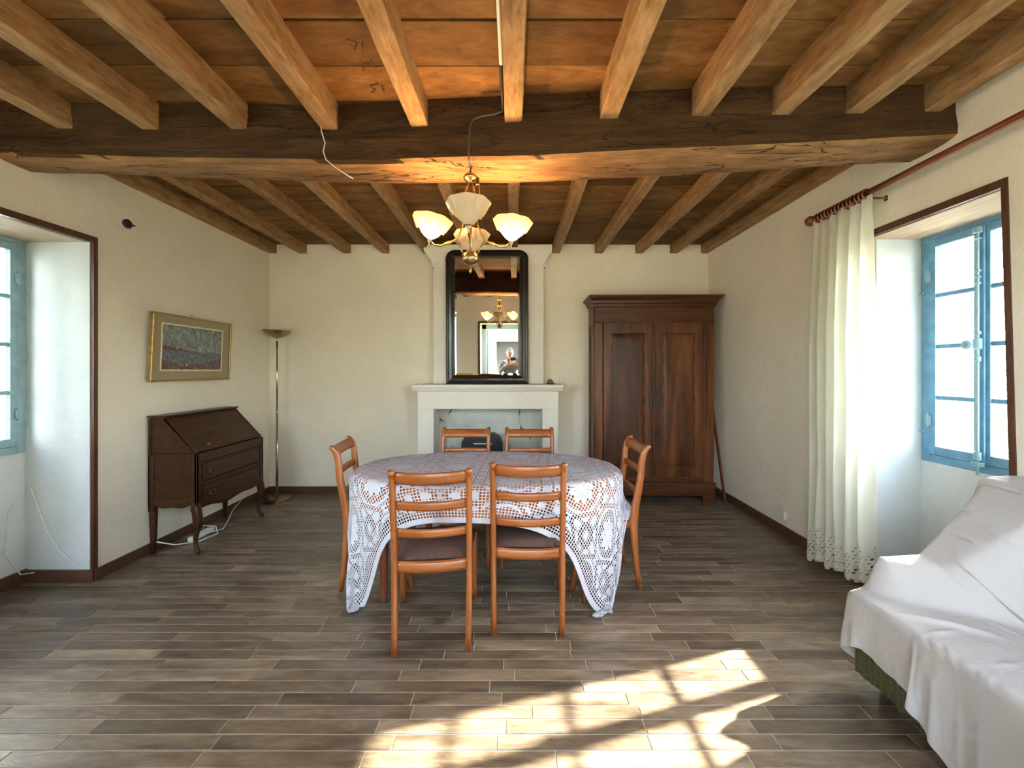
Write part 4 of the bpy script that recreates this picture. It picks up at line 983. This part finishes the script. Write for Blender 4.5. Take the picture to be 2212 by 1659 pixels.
# lace cloth
NX, NY = 121, 63
U_, V_ = np.meshgrid(np.linspace(-CLW/2, CLW/2, NX), np.linspace(-CLD/2, CLD/2, NY))
ang = math.radians(-3.0); ca, sa = math.cos(ang), math.sin(ang)
P0 = np.stack([TX+.0+U_*ca-V_*sa, TY+.090+U_*sa+V_*ca, np.full_like(U_, TZ+.012)], -1)
P0[..., 2] += .002*np.random.rand(NY, NX)
A2, B2 = TA+.034, TB+.034
def col_table(Q, P):
    x, y, z = Q[..., 0]-TX, Q[..., 1]-TY, Q[..., 2]
    e = (np.abs(x/A2)**2.3+np.abs(y/B2)**2.3)**(1/2.3)+1e-6
    top = TZ+.009; dtop = top-z; dside = (1-e)*.6
    ins = (e < 1) & (dtop > 0)
    upm = ins & (dtop <= dside+.002); sdm = ins & ~upm
    Q[..., 2] = np.where(upm, top, Q[..., 2])
    on = upm
    for c_ in (0, 1): Q[..., c_] = np.where(on, P[..., c_]+(Q[..., c_]-P[..., c_])*.35, Q[..., c_])
    s_ = np.where(sdm, 1/e, 1.0)
    Q[..., 0] = TX+(Q[..., 0]-TX)*s_; Q[..., 1] = TY+(Q[..., 1]-TY)*s_
    # chair seats at either end, chair backs, floor
    for (xa, xb_, ya_, yb_) in ((-1.20, -.70, 2.53, 2.92), (.36, .86, 2.54, 2.90)):
        m_ = (Q[..., 0] > xa) & (Q[..., 0] < xb_) & (Q[..., 1] > ya_) & (Q[..., 1] < yb_) & (Q[..., 2] < .50) & (Q[..., 2] > .38)
        Q[..., 2] = np.where(m_, .50, Q[..., 2])
    Q[..., 0] = np.clip(Q[..., 0], -1.075 if False else -1.10, .80)
    Q[..., 1] = np.where((np.abs(Q[..., 0]+.40) < .235) | (np.abs(Q[..., 0]-.075) < .235), np.maximum(Q[..., 1], 2.06), Q[..., 1])
    lowf = (Q[..., 2] < .52) & (Q[..., 1] < 2.52); dz_ = (.52-Q[..., 2])
    Q[..., 0] = np.where(lowf, np.clip(Q[..., 0], -1.08+dz_*.20, .76-dz_*.36), Q[..., 0])
    fl_ = Q[..., 2] < .006
    Q[..., 2] = np.where(fl_, .006, Q[..., 2])
    for c_ in (0, 1): Q[..., c_] = np.where(fl_, P[..., c_]+(Q[..., c_]-P[..., c_])*.4, Q[..., c_])
    return Q
PC = solve_cloth(P0, col_table, 260, 9, bend=.03, shear=.12)
lc = MB().grid([tuple(p) for p in PC.reshape(-1, 3)], NX, NY, np.stack([U_, V_], -1).reshape(-1, 2))
tag(obj('tablecloth', lc, M['lace'], smooth=True, sub=1, solid=.0012), 'white crocheted lace tablecloth with long corners draped over the table', 'tablecloth')

# ------------------------------------------------------------------ chairs
def make_chair(cush):
    t = thing('dining_chair')
    BK = [(-.228, 0), (-.212, .10), (-.198, .22), (-.188, .34), (-.186, .44), (-.196, .54), (-.215, .64), (-.232, .74), (-.238, .83), (-.250, .885), (-.270, .918), (-.290, .930)]
    DP = [.014, .016, .019, .024, .027, .025, .023, .022, .021, .020, .017, .013]
    for s in (-1, 1):
        obj('back_post', MB().sweep([(s*(.188 if z > .3 else .188-(.3-z)*.02), y, z) for y, z in BK], [(.0155, d) for d in DP], (0, 1, 0), 10, 3.2), M['cherry'], t, smooth=True, local=True)
        FL = [(.225, 0), (.200, .10), (.186, .20), (.182, .32), (.184, .43)]
        obj('leg', MB().sweep([(s*(.215), y, z) for y, z in FL], [(.014, .014), (.0155, .0155), (.017, .017), (.019, .020), (.020, .022)], (0, 1, 0), 10, 3.2), M['cherry'], t, smooth=True, local=True)
    def bow(y, z, h, th, b, tw=0, nm='slat', n=14):
        p = []; 
        for i in range(n+1):
            u = -1+2*i/n; p.append((u*.180, y-b*(1-u*u), z-.004*(1-u*u)))
        return MB().sweep(p, [(th, h)]*(n+1), (0, tw, 1), 8, 4.0)
    obj('top_rail', bow(-.252, .892, .036, .012, .030, -.5), M['cherryx'], t, smooth=True, local=True)
    obj('slat', bow(-.232, .752, .023, .008, .028, -.12), M['cherryx'], t, smooth=True, local=True)
    obj('slat', bow(-.206, .606, .023, .008, .026, -.10), M['cherryx'], t, smooth=True, local=True)
    fr = MB(); fr.v = bow(-.190, .425, .030, .011, .012).v; fr.f = bow(-.190, .425, .030, .011, .012).f
    for s in (-1, 1): fr.sweep([(s*.186, -.18, .425), (s*.200, 0, .425), (s*.212, .18, .425)], [(.010, .026)]*3, (0, 0, 1), 8, 4)
    fr.sweep([(-.2, .185, .425), (0, .195, .425), (.2, .185, .425)], [(.010, .026)]*3, (0, 0, 1), 8, 4)
    obj('seat_frame', fr, M['cherryx'], t, smooth=True, local=True)
    n = 16; p = []
    for j in range(n+1):
        for i in range(n+1):
            u, w = -1+2*i/n, -1+2*j/n
            hw = .178+(w+1)*.5*.036; e = (1-abs(u)**5)*(1-abs(w)**5)
            p.append((u*hw, -.178+(w+1)*.5*.372, .450+.036*max(0, e)**.5))
    sm = MB().grid(p, n+1, n+1); sm.box(-.175, .175, -.17, .18, .44, .452)
    obj('seat', sm, cush, t, smooth=True, local=True)
    return t
specs = [  # x, y of seat centre, rotation, cushion, label
    (-.437, 2.178, 6, 'd', 'left of the two near dining chairs, standing further out with its brown seat showing'),
    (.080, 2.315, -1, 'd', 'right of the two near dining chairs, pushed in closer under the lace cloth'),
    (-.915, 2.715, -82, 'p', 'cherry dining chair at the left end of the table, side on'),
    (.590, 2.705, 90, 'p', 'cherry dining chair at the right end of the table near the wardrobe'),
    (-.400, 3.005, 180, 'd', 'far dining chair in front of the fireplace, left one, hiding part of the heater'),
    (.130, 3.005, 180, 'd', 'far dining chair in front of the fireplace, right one, clear of the heater')]
protos = {}
for x, y, rz, cu, lab in specs:
    if cu not in protos:
        o = protos[cu] = make_chair(M['cushion'] if cu == 'd' else M['cushion_pale'])
    else: o = copy_tree(protos[cu])
    o.location = (x, y, 0); o.rotation_euler = (0, 0, math.radians(rz))
    tag(o, lab, 'chair', 'dining chairs round the table')

# ------------------------------------------------------------------ sofa under its dust sheet
SX, SY = 1.545, 1.79      # front face x, far end y
sf = thing('sofa', 'old olive green sofa with a bullion fringe under the dust sheet', 'sofa', (1.9, 1.1, 0))
obj('seat_base', MB().box(SX+.02, 2.28, YN+.03, SY-.03, .12, .375), M['greenfab'], sf, bevel=.03)
obj('backrest', MB().prism([(2.06, .38), (2.27, .38), (2.27, .88), (2.19, .88)], 'y', YN+.03, SY-.08), M['greenfab'], sf, bevel=.03)
obj('armrest', MB().box(1.70, 2.05, SY-.10, SY-.03, .38, .52), M['greenfab'], sf, bevel=.03)
for (xx, yy) in ((SX+.08, SY-.1), (2.2, SY-.1), (SX+.08, .55), (2.2, .55)): obj('foot', MB().lathe([(.02, 0), (.028, .05), (.03, .12)], xx, yy, 0, 12), M['trimwood'], sf)
fg = MB(); y = .45
while y < SY-.02:
    dz = random.uniform(-.008, .008); xx = SX+.014+random.uniform(-.004, .004)
    fg.tube([(xx, y, .31), (xx-.003, y+random.uniform(-.003, .003), .2), (xx, y+random.uniform(-.004, .004), .055+dz)], [.005, .0062, .0065], 5); y += .0125
fg.box(SX+.006, SX+.02, .45, SY-.02, .29, .325)
o = obj('fringe', fg, M['greenfab'], sf, label='olive bullion fringe'); o['kind'] = 'stuff'
def sofaH(x, y):
    seat = .398
    d = (x-1.62)*.45+(y-1.66)*.893
    za = np.interp(x, [1.5, 1.62, 1.86, 2.19, 2.3], [.50, .565, .575, .935, .935])
    k = np.clip((d+.01)/.13, 0, 1); k = k*k*(3-2*k)*np.clip((x-1.60)/.07, 0, 1)
    H = seat+k*(za-seat)
    back = np.interp(x, [1.99, 2.14, 2.3], [.425, .93, .93])
    return np.maximum(H, back)+.004
NXs, NYs = 104, 112
aU, aV = np.meshgrid(np.linspace(0, 1, NXs), np.linspace(0, 1, NYs))
yy_ = SY+.13-aV*(SY+.13-.42)
lenf = np.interp(yy_, [.25, 1.20, 1.58, 1.70, 1.95], [1.52, 1.52, 1.24, 1.15, 1.10])
REST = np.stack([2.29-aU*lenf*1.04, yy_*1.09, np.zeros_like(aU)], -1)
P0 = np.zeros_like(REST)
for j in range(NYs):          # start from a sheet already pressed onto the sofa
    yv = yy_[j, 0]; ysurf = min(yv, SY-.01)
    xs = np.linspace(2.29, SX-.012, 160); zs = sofaH(xs, np.full(160, ysurf))+.004
    zd = np.linspace(zs[-1], .012, 40)
    px_ = np.concatenate([xs, np.full(39, SX-.026)]); pz_ = np.concatenate([zs, zd[1:]])
    L_ = np.concatenate([[0], np.cumsum(np.hypot(np.diff(px_), np.diff(pz_)))])
    q_ = aU[j]*lenf[j]
    P0[j, :, 0] = np.interp(q_, L_, px_); P0[j, :, 2] = np.interp(q_, L_, pz_)
    P0[j, :, 1] = min(yv, SY+.008); 
    if yv > SY: P0[j, :, 2] = np.maximum(P0[j, :, 2]-(yv-SY), .012)
gx_, gy_ = np.meshgrid(np.arange(NXs), np.arange(NYs))
P0[..., 2] += .020*np.abs(np.sin(gx_*.21+gy_*.13+2*np.sin(gy_*.07)))+.004*np.random.rand(NYs, NXs)
def col_sofa(Q, P):
    x, y, z = Q[..., 0], Q[..., 1], Q[..., 2]
    H = sofaH(x, y); fx_ = SX-.024+.012*np.sin(y*21)*(z < .33); 
    inx = x-fx_; iny = (SY+.005)-y
    ins = (inx > 0) & (iny > 0) & (z < H)
    dt_ = H-z; m_ = np.minimum(inx, iny)
    upm = ins & (dt_ <= np.maximum(m_, 0)+.004)
    sx_ = ins & ~upm & (inx <= iny); sy_ = ins & ~upm & (inx > iny)
    Q[..., 2] = np.where(upm, z+np.minimum(dt_, .03), z)
    for c_ in (0, 1): Q[..., c_] = np.where(upm, P[..., c_]+(Q[..., c_]-P[..., c_])*.12, Q[..., c_])
    Q[..., 0] = np.where(sx_, fx_, Q[..., 0]); Q[..., 1] = np.where(sy_, SY+.005, Q[..., 1])
    Q[..., 1] = np.maximum(Q[..., 1], YN+.03); Q[..., 0] = np.minimum(Q[..., 0], 2.30); Q[..., 2] = np.maximum(Q[..., 2], .012)
    return Q
kp = int((yy_[:, 0] > SY-.06).sum())
pinv = np.stack([np.full(NYs-kp, 2.29), yy_[kp:, 0], np.full(NYs-kp, .945)], -1)
pm = (slice(kp, None), 0)
PS = solve_cloth(P0, col_sofa, 80, 9, pin=(pm, pinv), bend=.03, shear=.3, rest=REST)
sg_ = MB().grid([tuple(p) for p in PS.reshape(-1, 3)], NXs, NYs)
tag(obj('dust_sheet', sg_, M['sheet'], smooth=True, sub=1), 'rumpled off-white sheet thrown over the sofa in front of the right window', 'sheet')

# ------------------------------------------------------------------ things only the mirror shows
pe = thing('person', 'person in a grey jacket and dark trousers photographing the room, seen in the mirror', 'person', (-.09, -.36, 0))
def skin_body(name, pts, edges, rad, mat, parent, sub=2):
    me = bpy.data.meshes.new(name); ox, oy, oz = ORG[parent.name]
    me.from_pydata([(p[0], p[1], p[2]) for p in pts], edges, []); o = bpy.data.objects.new(name, me); C.objects.link(o); o.parent = parent
    me.materials.append(mat); sk = o.modifiers.new('skin', 'SKIN'); sk.use_smooth_shade = True
    for v, r in zip(me.skin_vertices[0].data, rad): v.radius = (r, r) if not isinstance(r, tuple) else r; v.use_root = False
    me.skin_vertices[0].data[0].use_root = True
    o.modifiers.new('sub', 'SUBSURF').render_levels = sub
    return o
# local coordinates: x right, y towards the room
bp_ = [(0, 0, .90), (0, 0, 1.02), (0, .01, 1.18), (0, .0, 1.32), (0, .0, 1.40), (0, .01, 1.45),
       (-.09, 0, .86), (-.11, .01, .48), (-.12, -.01, .08), (-.13, .10, .03), (.09, 0, .86), (.11, .01, .48), (.12, -.01, .08), (.13, .10, .03),
       (-.17, 0, 1.33), (-.24, .04, 1.10), (-.10, .26, 1.27), (-.03, .33, 1.34), (.17, 0, 1.33), (.26, .04, 1.10), (.20, .26, 1.27), (.17, .33, 1.34)]
be_ = [(0, 1), (1, 2), (2, 3), (3, 4), (4, 5), (0, 6), (6, 7), (7, 8), (8, 9), (0, 10), (10, 11), (11, 12), (12, 13), (3, 14), (14, 15), (15, 16), (16, 17), (3, 18), (18, 19), (19, 20), (20, 21)]
br_ = [(.14, .11), (.13, .10), (.15, .11), (.13, .09), .05, .045, .085, .06, .04, .03, .085, .06, .04, .03, .06, .045, .033, .025, .06, .045, .033, .025]
skin_body('body', bp_, be_, br_, M['skin'], pe)
jk = [i for i in (1, 2, 3, 14, 15, 16, 18, 19, 20)]; mp_ = {v: i for i, v in enumerate(jk)}
skin_body('jacket', [bp_[i] for i in jk], [(mp_[a], mp_[b]) for a, b in be_ if a in mp_ and b in mp_], [(.155, .12), (.168, .125), (.14, .10), .072, .058, .042, .072, .058, .042], M['grey_cloth'], pe)
tk = [0, 6, 7, 8, 10, 11, 12]; mp_ = {v: i for i, v in enumerate(tk)}
skin_body('trousers', [bp_[i] for i in tk], [(mp_[a], mp_[b]) for a, b in be_ if a in mp_ and b in mp_], [(.155, .12), .10, .072, .055, .10, .072, .055], M['denim'], pe)
def ell(cx, cy_, cz, rx, ry, rz, n=20, k=14, fn=None):
    pts = []; 
    for j in range(k+1):
        ph = PI*j/k
        for i in range(n):
            th = 2*PI*i/n; r = fn(th, ph) if fn else 1
            pts.append((cx+rx*r*math.sin(ph)*math.cos(th), cy_+ry*r*math.sin(ph)*math.sin(th), cz-rz*math.cos(ph)))
    return MB().add(pts, [(j*n+i, j*n+(i+1) % n, (j+1)*n+(i+1) % n, (j+1)*n+i) for j in range(k) for i in range(n)])
hd = obj('head', ell(0, .02, 1.545, .075, .092, .115, fn=lambda th, ph: 1+(.12*math.exp(-((th-PI/2)/.16)**2)*math.exp(-((ph-1.45)/.22)**2))-.06*max(0, math.cos(ph))), M['skin'], pe, smooth=True, local=True)
obj('hair', ell(0, .0, 1.575, .084, .095, .105), M['hair'], hd, smooth=True, local=True)
for s in (-1, 1):
    obj('eye', ell(s*.03, .108, 1.55, .012, .008, .008, 10, 6), M['blackm'], hd, local=True); obj('ear', ell(s*.076, .01, 1.545, .010, .02, .03, 10, 6), M['skin'], hd, local=True)
obj('mouth', ell(0, .103, 1.485, .024, .006, .006, 10, 6), M['clay'], hd, local=True)
for s, hx_ in ((-1, -.03), (1, .17)):
    hd2 = MB(); base = Vector((hx_, .345, 1.35)); pts_ = [base, base+Vector((0, .025, .03))]
    hd2.tube([base+Vector((0, -.02, -.02)), base+Vector((0, .01, .01)), base+Vector((0, .02, .035))], [.022, .030, .024], 10)
    for f_, ln in enumerate((.058, .066, .062, .05)):
        r0 = base+Vector((s*(-.02+.013*f_)*-1, .018, .035)); hd2.tube([r0, r0+Vector((0, .016, ln*.5)), r0+Vector((s*-.012, .020, ln*.8)), r0+Vector((s*-.02, .012, ln))], [.009, .0085, .008, .006], 7)
    r0 = base+Vector((s*-.02, .0, .01)); hd2.tube([r0, r0+Vector((s*-.02, .0, .02)), r0+Vector((s*-.03, .008, .04))], [.011, .010, .007], 7)
    obj('hand', hd2, M['skin'], pe, smooth=True, local=True)
tag(obj('phone', MB().box(-.075, .075, -.020, -.012, 1.385, 1.458), M['blackm'], bevel=.004), 'black phone held up by the person in the mirror', 'phone')

yc = thing('armchair', 'mustard yellow chair with rounded back against the rear wall, seen in the mirror', 'armchair', (-1.17, .70, 0))
obj('seat', MB().box(-.26, .26, -.16, .20, .22, .385), M['yellow'], yc, bevel=.04, local=True)
n = 12; bk_ = [(-.29, .2)]+[(-.29+.58*i/n, .90+.12*math.sin(PI*i/n)**.4) for i in range(n+1)]+[(.29, .2)]
obj('backrest', MB().prism(bk_, 'y', -.275, -.165), M['yellow'], yc, bevel=.03, local=True)
for s in (-1, 1): obj('armrest', MB().box(s*.27-.035, s*.27+.035, -.17, .18, .16, .42), M['yellow'], yc, bevel=.03, local=True)
for sx in (-1, 1):
    for sy in (-1, 1): obj('leg', MB().lathe([(.014, 0), (.024, .23)], sx*.22, sy*.13, 0, 12), M['maho'], yc, local=True)
